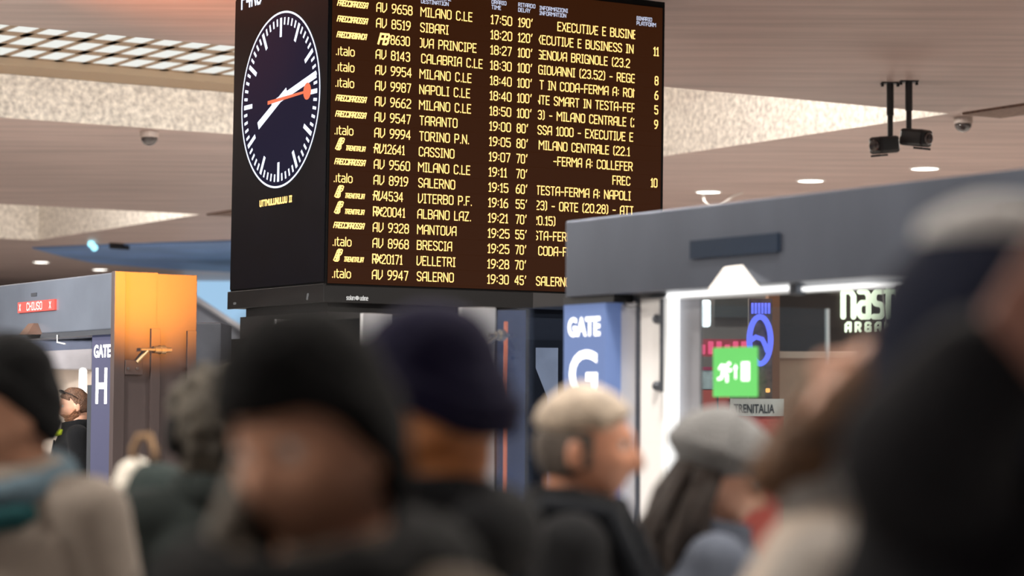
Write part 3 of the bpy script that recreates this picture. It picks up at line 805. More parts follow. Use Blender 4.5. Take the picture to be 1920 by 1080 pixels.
b = bmesh.new(); s_, _z = gq(66, 625); cover(b, s_, zHb - 0.005, 0.135, 0.05, 0.075, 0.10); put('sensor_cover', b, mat('brown_cover', (0.10, 0.06, 0.045), rough=0.5), t)
b = bmesh.new(); s_, z_ = gq(63, 552, -0.006); hexa(b, g(s_ - 0.05, -0.006, z_ - 0.012), S * 0.10, B * 0.01, Z * 0.022); put('badge', b, m_rod, t)
b = bmesh.new(); s0, _z = gq(172, 690, 0.02); s1, _z = gq(211, 690, 0.02); zt_ = gq(190, 628, 0.02)[1]
hexa(b, g(s0, 0.02, 0.05), S * (s1 - s0), B * 0.08, Z * (zt_ - 0.05)); sg = put('sign_panel', b, glow('sign_navy', (0.09, 0.11, 0.21), 0.35, base=(0.04, 0.04, 0.07)), t)
b = bmesh.new(); sign_text(b, 'GATE', 176, 671, 24, 31, 0.0185, 0.03); sign_text(b, 'H', 179, 757, 67, 21, 0.0185, 0.02); put('lettering', b, m_letter, sg)
m_panel = mat('warm_steel', (0.085, 0.066, 0.066), rough=0.40, metal=0.30, noise=0.12, nscale=3, stretch=(1, 1, 0.3))
def eb(b, x0, y0, x1, y1, off=0.0, d=0.02, bevel=0.0):
    u0_, z0_ = solve(x0, y0, HO + S * off, B, Z); u1_, z1_ = solve(x1, y1, HO + S * off, B, Z)
    hexa(b, HO + S * off + B * u0_ + Z * min(z0_, z1_), B * (u1_ - u0_), -S * d, Z * abs(z1_ - z0_), bevel)
zf = 1078
b = bmesh.new(); eb(b, 216, 508, 286, 1300, 0.03, 0.06, 0.004); put('end_panel', b, m_panel, t)
b = bmesh.new(); eb(b, 293, 513, 360, 1300, 0.03, 0.06, 0.004); put('end_panel', b, m_panel, t)
b = bmesh.new(); eb(b, 216, 508, 225, 1300, 0.045, 0.015, 0.002); put('edge_profile', b, m_panel, t)
b = bmesh.new(); eb(b, 284, 616, 292, 1300, 0.05, 0.03, 0.002); put('edge_profile', b, m_panel, t)
b = bmesh.new(); eb(b, 352, 620, 360, 1300, 0.05, 0.02, 0.002); put('edge_profile', b, m_panel, t)
b = bmesh.new(); eb(b, 235, 675, 268, 703, 0.05, 0.012, 0.004); pt = put('hinge_plate', b, m_panel, t)
b = bmesh.new()
for x in (240, 257):
    u_, z_ = solve(x, 691, HO + S * 0.05, B, Z); lathe(b, HO + S * 0.048 + B * u_ + Z * z_, S, [(0, 0), (0.009, 0), (0.009, 0.008), (0, 0.009)], 12)
put('bolt', b, m_rod, pt)
b = bmesh.new(); pp = lambda x, y, o: HO + S * o + B * solve(x, y, HO + S * o, B, Z)[0] + Z * solve(x, y, HO + S * o, B, Z)[1]
tube(b, [pp(257, 679, 0.06), pp(278, 657, 0.085)], 0.012, 10)
lathe(b, pp(264, 655, 0.085), B, [(0, 0), (0.010, 0), (0.010, 0.09), (0.021, 0.09), (0.021, 0.13), (0.028, 0.13), (0.028, 0.16), (0.016, 0.16), (0.016, 0.2), (0, 0.2)], 16)
put('hinge_arm', b, mat('brass', (0.55, 0.42, 0.25), rough=0.3, metal=0.9), t)
b = bmesh.new(); s_, z_ = gq(117, 645, 0.1); hexa(b, g(sH - 3.6, 0.1, gq(150, 655, 0.1)[1]), S * (gq(170, 655, 0.1)[0] - sH + 3.6), B * 0.012, Z * (zHb - gq(150, 655, 0.1)[1])); put('glass_lintel', b, glass('pale_glass', (0.75, 0.82, 0.95), 0.25, 0.15), t)
b = bmesh.new(); tube(b, [g(gq(113, 628, 0.0)[0], -0.02, gq(113, 628, 0.0)[1]), g(gq(113, 642, 0.0)[0], -0.02, gq(113, 642, 0.0)[1]), g(gq(128, 645, 0.0)[0], -0.02, gq(128, 645, 0.0)[1])], 0.005, 8); put('hook', b, m_steel_l, t)
b = bmesh.new(); gbox(b, 164, 722, 168, 1078, 0.12, 0.02); put('edge_profile', b, m_rod, t)
b = bmesh.new(); hexa(b, HO + B * 0.03 - S * 0.10 + Z * 0.0, B * 0.40, -S * 0.12, Z * (zHb - 0.01)); put('core', b, m_dark, t)

# low glass barriers between the two gates, each with a steel fin and a hinge
m_fin = mat('fin_steel', (0.55, 0.56, 0.58), rough=0.35, metal=0.5, noise=0.06, nscale=4)
def barrier(px, py, wpx, s_end_px, label, gl, hinge=False):
    s_, z_ = gq(px, py)
    o = g(s_, 0, 0); uw_ = solve(px + wpx, py + 2, o, B, Z)[0]
    t = thing('glass_barrier', label, 'barrier', o, group='glass barriers between the gates')
    b = bmesh.new(); hexa(b, o, B * uw_, -S * 0.03, Z * z_, 0.003); put('steel_fin', b, m_fin, t)
    if s_end_px:
        o2 = g(s_, uw_, 0); s2 = solve(s_end_px, py - 6, o2, S, Z)[0]
        b = bmesh.new(); hexa(b, o2 + Z * 0.05, S * s2, B * 0.012, Z * (z_ - 0.06)); put('glass_panel', b, gl, t)
    if hinge:
        q = lambda x, y, off: o + S * off + B * solve(x, y, o + S * off, B, Z)[0] + Z * solve(x, y, o + S * off, B, Z)[1]
        b = bmesh.new(); lathe(b, q(919, 628, 0.05), B, [(0, 0), (0.010, 0), (0.010, 0.03), (0.018, 0.03), (0.018, 0.05), (0.026, 0.05), (0.026, 0.075), (0.014, 0.075), (0.014, 0.09), (0.004, 0.10), (0, 0.11)], 16)
        tube(b, [q(930, 632, 0.045), q(914, 646, 0.03), q(902, 655, 0.02)], [0.010, 0.011, 0.006], 10)
        h = put('hinge_arm', b, mat('bright_steel', (0.55, 0.54, 0.52), rough=0.25, metal=0.9), t)
        b = bmesh.new(); hexa(b, q(893, 690, 0.012), B * 0.05, S * 0.006, Z * 0.05, 0.002); pl_ = put('hinge_plate', b, m_fin, t)
        b = bmesh.new(); p = q(905, 670, 0.018); lathe(b, p, S, [(0, 0), (0.009, 0), (0.008, 0.008), (0, 0.009)], 12); put('bolt', b, m_rod, t)
barrier(866, 575, 64, 1057, 'glass barrier with pale steel fin and hinge just left of the G sign', m_glass_b, True)
barrier(681, 587, 54, 865, 'glass barrier with steel fin between the two dark hats', m_glass_b)
barrier(518, 597, 57, 679, 'glass barrier with steel fin under the clock side of the board', glass('dark_glass', (0.35, 0.38, 0.42), 0.08, 0.05))

# ------------------------------------------------------------------ beyond the gates
def card(b, x0, y0, x1, y1, y, depth, bevel=0.0):
    """box facing the concourse, front at distance y"""
    p, q = at_y(x0, y1, y), at_y(x1, y0, y)
    hexa(b, (p.x, y, p.z), (q.x - p.x, 0, 0), (0, depth, 0), (0, 0, q.z - p.z), bevel)
def floor_card(b, x0, y0, x1, y, depth):
    p, q = at_y(x0, 800, y), at_y(x1, y0, y)
    hexa(b, (p.x, y, 0), (q.x - p.x, 0, 0), (0, depth, 0), (0, 0, q.z))
def simple(name, label, cat, x0, y0, x1, y1, y, depth, m, bevel=0.0, group=None):
    b = bmesh.new(); card(b, x0, y0, x1, y1, y, depth, bevel)
    c = at_y((x0 + x1) / 2, y1, y)
    return tag(put(name, b, m, origin=(c.x, y, c.z)), label, cat, group)
YS = 24.0
sp = lambda px, py, off=0.0: at_y(px, py, YS - off)
# the cosmetics shop
p = sp(1620, 800)
t = thing('shop_front', 'shop front with dark fascia and glowing pale letters above beige wall', 'shop', (p.x, YS, 0))
b = bmesh.new(); card(b, 1440, 500, 2000, 668, YS, 2.0); put('fascia', b, mat('fascia_brown', (0.028, 0.016, 0.012), rough=0.5), t)
b = bmesh.new(); floor_card(b, 1440, 670, 2000, YS + 0.05, 2.0); put('wall_panel', b, mat('beige_panel', (0.62, 0.42, 0.29), rough=0.6, noise=0.05, nscale=1), t)
b = bmesh.new(); card(b, 1440, 662, 2000, 671, YS - 0.06, 0.2); put('ledge', b, mat('pale_ledge', (0.75, 0.58, 0.46), rough=0.5), t)
b = bmesh.new(); card(b, 1602, 684, 1720, 745, YS - 0.02, 0.1); rp = put('red_panel', b, mat('red_enamel', (0.55, 0.055, 0.03), rough=0.4), t)
b = bmesh.new(); floor_card(b, 1441, 530, 1462, YS - 0.1, 0.3); put('column', b, mat('copper_column', (0.30, 0.13, 0.06), rough=0.45), t)
mn = glow('shop_letters', (0.93, 1.0, 0.72), 1.7)
b = bmesh.new(); q = sp(1581, 602, 0.05)
k1 = 52 / F_PX * YS
nf = lambda x, y: V((x, YS - 0.05, y))
w_ = stroke_text(b, 'nashi', q.x, q.z + 0.045, nf, k1 * 1.30, 0.030, sx=0.66, gap=1.35, round_=True)
q = sp(1586, 621, 0.05)
stroke_text(b, 'ARGAN', q.x, q.z, nf, 0.085, 0.014, sx=1.10, gap=3.6, round_=True)
put('lettering', b, mn, t)
# wall of the arcade with its lit signs
t = thing('arcade_wall', 'dark arcade wall behind the gate glass, left of the shop', 'wall', (sp(1350, 800).x, 27, 0))
b = bmesh.new(); floor_card(b, 1140, 500, 1442, 27, 0.4); put('wall_panel', b, mat('arcade_grey', (0.10, 0.085, 0.08), rough=0.5, noise=0.3, nscale=1), t)
b = bmesh.new(); card(b, 1340, 560, 1405, 595, 26.9, 0.2); put('upper_box', b, mat('arcade_black', (0.03, 0.03, 0.03), rough=0.5), t)
simple('wall_lamp', 'white upright lit lamp at the upper left inside the gate glass', 'lamp', 1313, 561, 1333, 613, 25.5, 0.08, glow('lamp_white', (1, 1, 1), 2.2), 0.03)
yN = 22.0
c = at_y(1425, 638, yN)
t = thing('neon_sign', 'violet blue neon ring sign on a post right of the exit sign', 'neon sign', (c.x, yN, c.z))
mvi = glow('neon_violet', (0.17, 0.19, 1.0), 1.5)
px = yN / F_PX
b = bmesh.new(); tube(b, [c + V((math.cos(a) * 20 * px, 0, math.sin(a) * 44 * px)) for a in [2 * PI * i / 32 for i in range(32)]], 5.5 * px, 8, closed=True)
tube(b, [c + V((x * px, -0.01, y * px)) for x, y in ((-20, -2), (-8, 6), (4, 2), (10, -10), (14, -22))], 5 * px, 8)
put('ring', b, mvi, t, smooth=True)
b = bmesh.new()
for k in range(6): hexa(b, at_y(1409 + k * 6.2, 588, yN), (4.2 * px, 0, 0), (0, 0.02, 0), (0, 0, 20 * px))
put('upper_tubes', b, mvi, t)
b = bmesh.new(); card(b, 1404, 560, 1448, 780, yN + 0.06, 0.1); put('backing_board', b, mat('sign_board', (0.16, 0.11, 0.08), rough=0.5, noise=0.5, nscale=14), t)
b = bmesh.new(); floor_card(b, 1420, 700, 1432, yN + 0.08, 0.06); put('post', b, m_rod, t)
c = at_y(1330, 655, 25.0)
t = thing('neon_sign', 'pink neon sign glowing through frosted panel left of the green exit sign', 'neon sign', (c.x, 25, c.z))
b = bmesh.new()
for k in range(9):
    col = k % 3
    hexa(b, at_y(1266 + k * 15.5, 664, 25.0), (10 * 25 / F_PX, 0, 0), (0, 0.03, 0), (0, 0, (24 if col else 18) * 25 / F_PX), 0.01)
put('tubes', b, glow('neon_pink', (1.0, 0.10, 0.22), 1.2), t)
b = bmesh.new(); card(b, 1258, 636, 1410, 668, 25.04, 0.08); put('backing_board', b, mat('pink_board', (0.5, 0.10, 0.14), rough=0.5), t)
# ticket kiosk
yK = 20.0
c = at_y(1380, 800, yK)
t = thing('ticket_kiosk', 'red and white ticket kiosk behind the green exit sign', 'kiosk', (c.x, yK, 0))
b = bmesh.new(); floor_card(b, 1300, 730, 1368, yK, 0.8); put('red_body', b, mat('kiosk_red', (0.66, 0.10, 0.07), rough=0.45), t)
b = bmesh.new(); card(b, 1300, 694, 1345, 731, yK, 0.8); put('poster', b, mat('poster_cyan', (0.60, 0.74, 0.80), rough=0.5, noise=0.3, nscale=9), t)
b = bmesh.new(); card(b, 1300, 688, 1345, 694, yK - 0.02, 0.8); put('red_trim', b, mat('kiosk_magenta', (0.5, 0.03, 0.12), rough=0.5), t)
b = bmesh.new(); card(b, 1369, 748, 1470, 780, yK - 0.05, 0.6); sb = put('sign_board', b, mat('kiosk_white', (0.72, 0.68, 0.64), rough=0.5), t)
b = bmesh.new(); floor_card(b, 1369, 780, 1470, yK, 0.5); put('red_base', b, mat('kiosk_red', (0.66, 0.10, 0.07), rough=0.45), t)
b = bmesh.new(); q = at_y(1376, 774, yK - 0.06)
text_faces(b, 'TRENITALIA', lambda x, y: V((q.x + x * 0.60, yK - 0.06, q.z + y)), 0.105, 0.002); put('lettering', b, mat('kiosk_black', (0.03, 0.03, 0.03)), sb)
b = bmesh.new(); floor_card(b, 1345, 690, 1347, yK - 0.02, 0.03); put('door_edge', b, m_rod, t)
simple('wall_lamp', 'small warm orange lamp beside the green exit sign', 'lamp', 1436, 728, 1444, 736, 19.5, 0.03, glow('warm_bulb', (1.0, 0.40, 0.10), 2.0), 0.008)
# left of gate G, seen through the blue barrier glass
simple('dark_partition', 'dark blue partition behind the hinged barrier glass', 'partition', 930, 582, 986, 1078, 13.4, 0.1, mat('partition_blue', (0.055, 0.075, 0.13), rough=0.4, noise=0.3, nscale=2))
c = at_y(948, 700, 12.0)
b = bmesh.new(); tube(b, [(c.x, 12, 0), (c.x, 12, at_y(948, 603, 12).z)], 0.0105, 12)
tag(put('orange_stripe', b, glow('orange_tube', (0.85, 0.16, 0.05), 0.75, base=(0.8, 0.2, 0.08)), origin=(c.x, 12, 0)), 'thin glowing orange upright tube behind the barrier hinge', 'light tube')  # thin upright orange cylinder with emission
b = bmesh.new(); hexa(b, at_y(975, 668, 34), (at_y(1120, 668, 34).x - at_y(975, 668, 34).x, 0, 0), (0, 0.2, 0), (0, 0, at_y(975, 560, 34).z - at_y(975, 668, 34).z))
put('window_2', b, glow('blue_daylight', (0.28, 0.46, 0.82), 0.9), kind='structure')
b = bmesh.new(); pts = [at_y(x, y, 30.0) for x, y in ((986, 608), (1000, 612), (1010, 622), (1022, 626), (1040, 622), (1058, 614))]
tube(b, pts, 0.024, 8)
for x, y in ((990, 605), (1004, 606), (1036, 606), (1050, 604)): ell(b, at_y(x, y, 30.0), (0.03, 0.03, 0.03), 8)
tag(put('neon_string', b, glow('neon_red', (1.0, 0.20, 0.10), 1.5), origin=pts[3]), 'curved red neon string of lights left of the word GATE', 'string light')
simple('grey_counter', 'black low counter behind the barrier glass beside the G sign', 'counter', 975, 668, 1062, 1078, 26, 0.5, mat('counter_black', (0.02, 0.022, 0.03), rough=0.5))
YT = 15.0
pz = lambda x, z: V((at_y(x, 760, YT).x, YT, z))
zt_ = at_y(1025, 652, YT).z; zm_ = at_y(1025, 690, YT).z; zl_ = at_y(1025, 745, YT).z
b = bmesh.new(); prism(b, [pz(1004, zt_), pz(1046, zt_), pz(1046, 0.0), pz(1026, 0.0), pz(1026, zl_), pz(1004, zm_)], (0, 0.03, 0))
tag(put('tapered_sign', b, mat('tapered_grey', (0.45, 0.45, 0.45), rough=0.5, noise=0.15, nscale=6), origin=pz(1030, 0)), 'pale grey tapered panel standing before the black counter', 'panel')
# behind and above gate H
simple('bright_wall', 'pale lit wall behind the bearded man in the gate', 'wall', -200, 688, 172, 1090, 30, 0.3, mat('cream_wall', (0.75, 0.66, 0.58), rough=0.7, noise=0.1, nscale=2))
simple('dark_lintel', 'grey lintel above the pale wall in gate H', 'lintel', -200, 640, 172, 690, 29.6, 0.7, mat('lintel_grey', (0.22, 0.22, 0.25), rough=0.6, noise=0.3, nscale=2))
simple('wall_lamp', 'white upright lit lamp left of the letter H', 'lamp', 147, 690, 161, 738, 26, 0.08, glow('lamp_white', (1, 1, 1), 2.2), 0.03)
simple('metal_cabinet', 'grey blue metal cabinet right of the orange steel panels', 'cabinet', 357, 605, 415, 1140, 16, 0.6, mat('cabinet_blue', (0.075, 0.085, 0.11), rough=0.5, noise=0.2, nscale=4), 0.01)
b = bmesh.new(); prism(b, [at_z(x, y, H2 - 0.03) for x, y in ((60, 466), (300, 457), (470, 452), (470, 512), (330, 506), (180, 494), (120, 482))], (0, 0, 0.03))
put('trim_3', b, m_bluepatch, kind='structure')  # thin flat blue sheet just under the ceiling
p = at_z(205, 455, H2)
t = thing('spotlight_bar', 'dark ceiling bar with two small cyan lamps at its left end', 'ceiling light', p)
b = bmesh.new(); q = at_z(236, 457, H2); hexa(b, p - Z * 0.12, q - p, (0.05, 0.15, 0), (0, 0, 0.12)); put('bar', b, m_dark, t)
b = bmesh.new(); ell(b, at_z(171, 452, H2) - Z * 0.06, (0.07, 0.07, 0.07), 12); ell(b, at_z(177, 456, H2) - Z * 0.09, (0.07, 0.07, 0.07), 12); put('lamps', b, glow('cyan_lamp', (0.35, 0.85, 1.0), 2.0), t)
b = bmesh.new(); card(b, 340, 520, 520, 660, 62, 0.3)
put('window_1', b, glow('pale_daylight', (0.42, 0.68, 0.95), 0.85), kind='structure')
b = bmesh.new(); prism(b, [at_y(x, y, 52) for x, y in ((340, 548), (470, 634), (470, 720), (340, 720))], (0, 3, 0))
tag(put('stair_flight', b, mat('stair_grey', (0.13, 0.14, 0.17), rough=0.6), origin=at_y(400, 720, 52)), 'grey sloping stair side below the pale blue window', 'stairs')
b = bmesh.new(); tube(b, [at_y(340, 541, 51.8), at_y(470, 627, 51.8)], 0.055, 8)
tag(put('stair_rail', b, mat('rail_grey', (0.35, 0.35, 0.38), rough=0.5), origin=at_y(400, 590, 51.8)), 'pale sloping handrail along the far stair side', 'handrail')
# pale cable at the right downlight
b = bmesh.new(); tube(b, [at_z(x, y, H2) - Z * d for x, y, d in ((1318, 362, 0.0), (1320, 364, 0.10), (1330, 368, 0.16), (1350, 369, 0.14), (1375, 363, 0.03), (1392, 361, 0.0))], 0.018, 8)
tag(put('ceiling_cable', b, mat('white_cable', (0.75, 0.72, 0.68), rough=0.5), origin=at_z(1350, 369, H2) - Z * 0.14), 'loose white cable looping below the downlight above the grey gate', 'cable')
# added lights without fittings: two orange spots and a face fill
spot('added_orange_spot', g(0.35, 0.58, ZB + 0.04), HO + B * 0.24 + Z * (ZT + 0.07), 11000, (1.0, 0.33, 0.025), 14, 0.1, 1.0)  # added spot hidden behind the beam, stands in for an orange reflection
q = at_z(330, -40, H2)
spot('added_ceiling_spot', (-4.6, 12.5, 2.2), q, 5200, (1.0, 0.27, 0.045), 27, 0.1, 1.0)  # added orange spot out of view, tints the upper left ceiling
area('added_face_fill', (-4.6, 14.0, 2.9), 0.4, 130, (1, 0.96, 0.9), at_y(136, 761, 15.7))  # added fill out of view, brightens the bearded man's face

# ------------------------------------------------------------------ people
def smooth01(x): x = max(0.0, min(1.0, x)); return x * x * (3 - 2 * x)
def gs(x, w): return math.exp(-(x / w) ** 2)
def head_point(n, soft=False):
    """skin of a head about its own centre for a direction n; +y is the face, chin at -0.118, crown at 0.118"""
    x, y, z = n.x * 0.076, n.y * 0.096, n.z * 0.118
    if z < 0:
        t = smooth01(-z / 0.118)
        x *= 1 - 0.30 * t
        if y < 0: y *= 1 - 0.38 * t
        else: y *= 1 - 0.06 * t
    else:
        x *= 1 + 0.03 * smooth01(z / 0.06)
        if y < 0: y *= 1.04
    if n.y > 0.15 and not soft:
        f = smooth01((n.y - 0.15) / 0.4)
        ramp = smooth01((0.034 - z) / 0.055) * (1 if z > -0.030 else gs(z + 0.030, 0.011))
        y += f * 0.028 * gs(x, 0.0125) * ramp                             # nose
        y += f * 0.007 * gs(z - 0.034, 0.012) * gs(x, 0.045)              # brow
        y -= f * 0.011 * (gs(x - 0.032, 0.016) + gs(x + 0.032, 0.016)) * gs(z - 0.014, 0.013)   # eye sockets
        y += f * 0.007 * (gs(x - 0.046, 0.018) + gs(x + 0.046, 0.018)) * gs(z + 0.018, 0.02)    # cheekbones
        y += f * 0.007 * gs(x, 0.02) * (gs(z + 0.058, 0.006) + gs(z + 0.071, 0.006))            # lips
        y -= f * 0.004 * gs(x, 0.022) * gs(z + 0.0645, 0.003)
        y += f * 0.009 * gs(x, 0.022) * gs(z + 0.100, 0.016)              # chin
    return V((x, y, z))
def head_shell(mask, thick, lumps=0.0, freq=14.0, sub=5, soft=True, seed=0.0):
    """a layer over the head: outside where mask(p)>0, just under the skin elsewhere"""
    b = bmesh.new(); bmesh.ops.create_icosphere(b, subdivisions=sub, radius=1)
    from mathutils import noise as N
    for v in b.verts:
        n = v.co.normalized(); p = head_point(n, soft)
        m = mask(p, n)
        k = smooth01(m)
        th = thick(p, n) if callable(thick) else thick
        d = th * k - 0.006 * (1 - k)
        if lumps: d += lumps * k * N.noise(p * freq * 10 + V((seed, 0, 0)))
        v.co = p + n * d
    return b
m_skin = {}
def skin(name, col): return mat(name, col, rough=0.5, noise=0.08, nscale=18, bump=0.08, bscale=90)
def fabric(name, col, bump=0.35, scale=180, noise=0.12): return mat(name, col, rough=0.92, noise=noise, nscale=9, bump=bump, bscale=scale, sheen=0.02, spec=0.12)
m_eye = mat('eye_white', (0.45, 0.43, 0.41), rough=0.15)
m_iris = mat('eye_dark', (0.03, 0.02, 0.015), rough=0.1)

def hand_into(bm, wrist, d, palm_n, side, s):
    """palm with four bent fingers of different lengths and a thumb off its side"""
    d = V(d).normalized(); pn = (V(palm_n) - d * V(palm_n).dot(d)).normalized(); w = d.cross(pn)
    q = lambda a, b_, c: wrist + (d * a + w * b_ * side + pn * c) * s
    cap(bm, q(0, 0, 0), q(0.03, 0, 0), 0.025 * s, 0.024 * s, 12)
    for bb in (-0.026, -0.009, 0.009, 0.026): cap(bm, q(0.02, bb * 0.7, 0), q(0.088, bb, 0.002), 0.015 * s, 0.0115 * s, 10)
    for bb, L in ((-0.029, 0.062), (-0.010, 0.074), (0.010, 0.080), (0.030, 0.070)):
        a, c = q(0.090, bb, 0.002), q(0.090 + L * 0.5, bb * 1.15, 0.010)
        cap(bm, a, c, 0.0098 * s, 0.0088 * s, 10); cap(bm, c, q(0.090 + L * 0.92, bb * 1.2, 0.032), 0.0088 * s, 0.0072 * s, 10)
    a, c = q(0.028, 0.026, 0.008), q(0.066, 0.056, 0.022)
    cap(bm, a, c, 0.0135 * s, 0.0105 * s, 10); cap(bm, c, q(0.095, 0.062, 0.036), 0.0105 * s, 0.008 * s, 10)

def person(label, px, py, dist, yaw, skin_m, jacket_m, head_yaw=0.0, pitch=0.0, roll=0.0, trouser_m=None, build=1.0, arms=None, collar=None, head_back=0.0):
    """standing figure whose head centre is at the pixel's place, dist metres off; yaw 0 faces away down the hall, 90 faces left"""
    c = at_y(px, py, dist)
    hgt = c.z / 0.926; s = hgt / 1.75
    t = thing('person', label, 'person', (c.x, c.y, 0), math.radians(yaw), group=None); t['_local'] = 1
    HC = V((0, -head_back, 1.62 * s))
    HR = (M.Rotation(math.radians(head_yaw), 3, 'Z') @ M.Rotation(math.radians(pitch), 3, 'X') @ M.Rotation(math.radians(roll), 3, 'Y'))
    hs = 0.55 + 0.45 * s                                    # heads vary less than heights
    HM = M.Translation(HC) @ HR.to_4x4() @ M.Scale(hs, 4)
    H = lambda b: (bmesh.ops.transform(b, matrix=HM, verts=b.verts), b)[1]
    P = lambda x, y, z: V((x, y, z)) * s
    # body: head, neck, trunk, hands - one continuous skin
    b = bmesh.new(); bmesh.ops.create_icosphere(b, subdivisions=6, radius=1)
    for v in b.verts: v.co = head_point(v.co.normalized())
    for sd in (-1, 1):
        ell(b, (sd * 0.078, -0.010, -0.004), (0.010, 0.021, 0.033), 14, M.Rotation(0.25 * sd, 3, 'Z') @ M.Rotation(-0.15, 3, 'X'))
        ell(b, (sd * 0.077, -0.006, -0.026), (0.008, 0.011, 0.013), 10)
    H(b)
    cap(b, HM @ V((0, -0.022, -0.05)), P(0, -0.02, 1.45), 0.058 * s, 0.066 * s, 20)
    loft(b, [(0, -.01 * s, z * s, rx * s * build, ry * s * build) for z, rx, ry in ((.90, .15, .10), (1.02, .14, .095), (1.18, .145, .10), (1.32, .165, .105), (1.42, .15, .085), (1.475, .07, .06))])
    default = {-1: (P(-.185, -.01, 1.425), P(-.245, -.03, 1.15), P(-.255, .06, .90)), 1: (P(.185, -.01, 1.425), P(.245, -.03, 1.15), P(.255, .06, .90))}
    A_ = dict(default)
    if arms:
        inv = M.Rotation(-math.radians(yaw), 3, 'Z')
        for k, v in arms.items(): A_[k] = tuple(inv @ (at_y(*p) - V((c.x, c.y, 0))) for p in v)
    for sd in (-1, 1):
        sh, el, wr = A_[sd]
        cap(b, P(sd * .1, -.01, 1.42), sh, .05 * s, .048 * s); cap(b, sh, el, .046 * s, .037 * s); cap(b, el, wr, .037 * s, .026 * s)
        fd = (wr - el).normalized()
        pn = V((-sd, 0.25, 0)) if abs(fd.z) > 0.6 else V((0, 0.3, -1))
        hand_into(b, wr, fd, pn, -sd if fd.z < 0 else sd, s)
    cap(b, P(-.085, 0, .90), P(-.09, 0, .52), .08 * s, .055 * s); cap(b, P(.085, 0, .90), P(.09, 0, .52), .08 * s, .055 * s)
    cap(b, P(-.09, 0, .52), P(-.095, -.02, .12), .052 * s, .036 * s); cap(b, P(.09, 0, .52), P(.095, -.02, .12), .052 * s, .036 * s)
    b = fused(b, 0.0062, 3)
    put('body', b, skin_m, t, smooth=True)
    for sd in (-1, 1):
        b = bmesh.new(); ell(b, HM @ V((sd * 0.031, 0.0755, 0.014)), (0.0115,) * 3, 14)
        put('eye', b, m_eye, t, smooth=True)
        b = bmesh.new(); ell(b, HM @ V((sd * 0.031, 0.0845, 0.014)), (0.0055, 0.004, 0.0055), 10); put('iris', b, m_iris, t, smooth=True)
    # jacket
    k = build
    b = bmesh.new()
    loft(b, [(0, -.01 * s, z * s, rx * s * k, ry * s * k) for z, rx, ry in ((.78, .215, .165), (.95, .205, .155), (1.12, .19, .145), (1.28, .205, .15), (1.38, .20, .135), (1.45, .13, .105), (1.50, .085, .085))], 36)
    for sd in (-1, 1):
        sh, el, wr = A_[sd]
        cap(b, P(sd * .09, -.01, 1.425), sh, .082 * s * k, .078 * s * k, 20); cap(b, sh, el, .078 * s * k, .066 * s * k, 20); cap(b, el, el + (wr - el) * .93, .066 * s * k, .052 * s * k, 20)
    b = fused(b, 0.012, 5)
    jk = put('jacket', b, jacket_m, t, smooth=True)
    # collar standing round the neck, open in front
    cz, ch, cr = collar if collar else (1.455, 0.075, 0.085)
    b = bmesh.new(); n = 40; rows = []
    for kk in range(n + 1):
        a = math.radians(105) + math.radians(330) * kk / n
        cs, sn = math.cos(a), math.sin(a)
        f = 1 - 0.25 * max(0, sn)
        rows.append([V(((cr + q) * cs, -0.015 + (cr * 0.95 + q) * sn, z_)) * s for q, z_ in ((0.024, cz - 0.015), (0.018, cz + ch * f), (0.0, cz + ch * f + 0.006), (-0.006, cz - 0.01))])
    vs = [[b.verts.new(p) for p in r] for r in rows]
    for r1, r2 in zip(vs, vs[1:]):
        for q in range(4): b.faces.new((r1[q], r1[(q + 1) % 4], r2[(q + 1) % 4], r2[q]))
    b.faces.new(vs[0]); b.faces.new(vs[-1])
    put('collar', b, jacket_m, t, smooth=True)
    b = bmesh.new(); tube(b, [P(0, .128 * k, 1.40), P(0, .148 * k, 1.28), P(0, .142 * k, 1.12), P(0, .152 * k, .95), P(0, .160 * k, .80)], 0.007 * s, 8)
    put('zip', b, m_dark, t)
    # trousers and shoes
    b = bmesh.new()
    loft(b, [(0, -.005 * s, z * s, rx * s, ry * s) for z, rx, ry in ((.78, .18, .125), (.88, .175, .125), (1.0, .16, .115))])
    for sd in (-1, 1):
        cap(b, P(sd * .09, 0, .86), P(sd * .095, 0, .50), .095 * s, .072 * s); cap(b, P(sd * .095, 0, .50), P(sd * .10, -.02, .10), .072 * s, .06 * s)
    b = fused(b, 0.014, 5); put('trousers', b, trouser_m or fabric('dark_trousers', (0.02, 0.022, 0.03)), t, smooth=True)
    for sd in (-1, 1):
        b = bmesh.new(); ell(b, P(sd * .10, .03, .048), (.045 * s, .125 * s, .047 * s)); ell(b, P(sd * .10, -.05, .07), (.042 * s, .055 * s, .06 * s)); hexa(b, P(sd * .10 - .042, -.09, 0.0), (.084 * s, 0, 0), (0, .235 * s, 0), (0, 0, .03 * s), .012)
        b = fused(b, 0.008, 3); put('shoe', b, mat('black_leather', (0.015, 0.014, 0.013), rough=0.4), t, smooth=True)
    return t, H, P, s, HM
def short_hair(t, H, m, thick=0.012, line=0.030, lumps=0.008, freq=1.6, back=-0.055, seed=0.0):
    def mask(p, n):
        lim = line + 0.03 * smooth01(abs(p.x) / 0.05) * 0 if p.y > 0.03 else back + (line - back) * smooth01((p.y + 0.035) / 0.065)
        if p.y > 0.03: lim = 0.052 + 0.6 * (p.y - 0.06)
        return (p.z - lim) / 0.014
    return put('hair', H(head_shell(mask, thick, lumps, freq, seed=seed)), m, t, smooth=True)
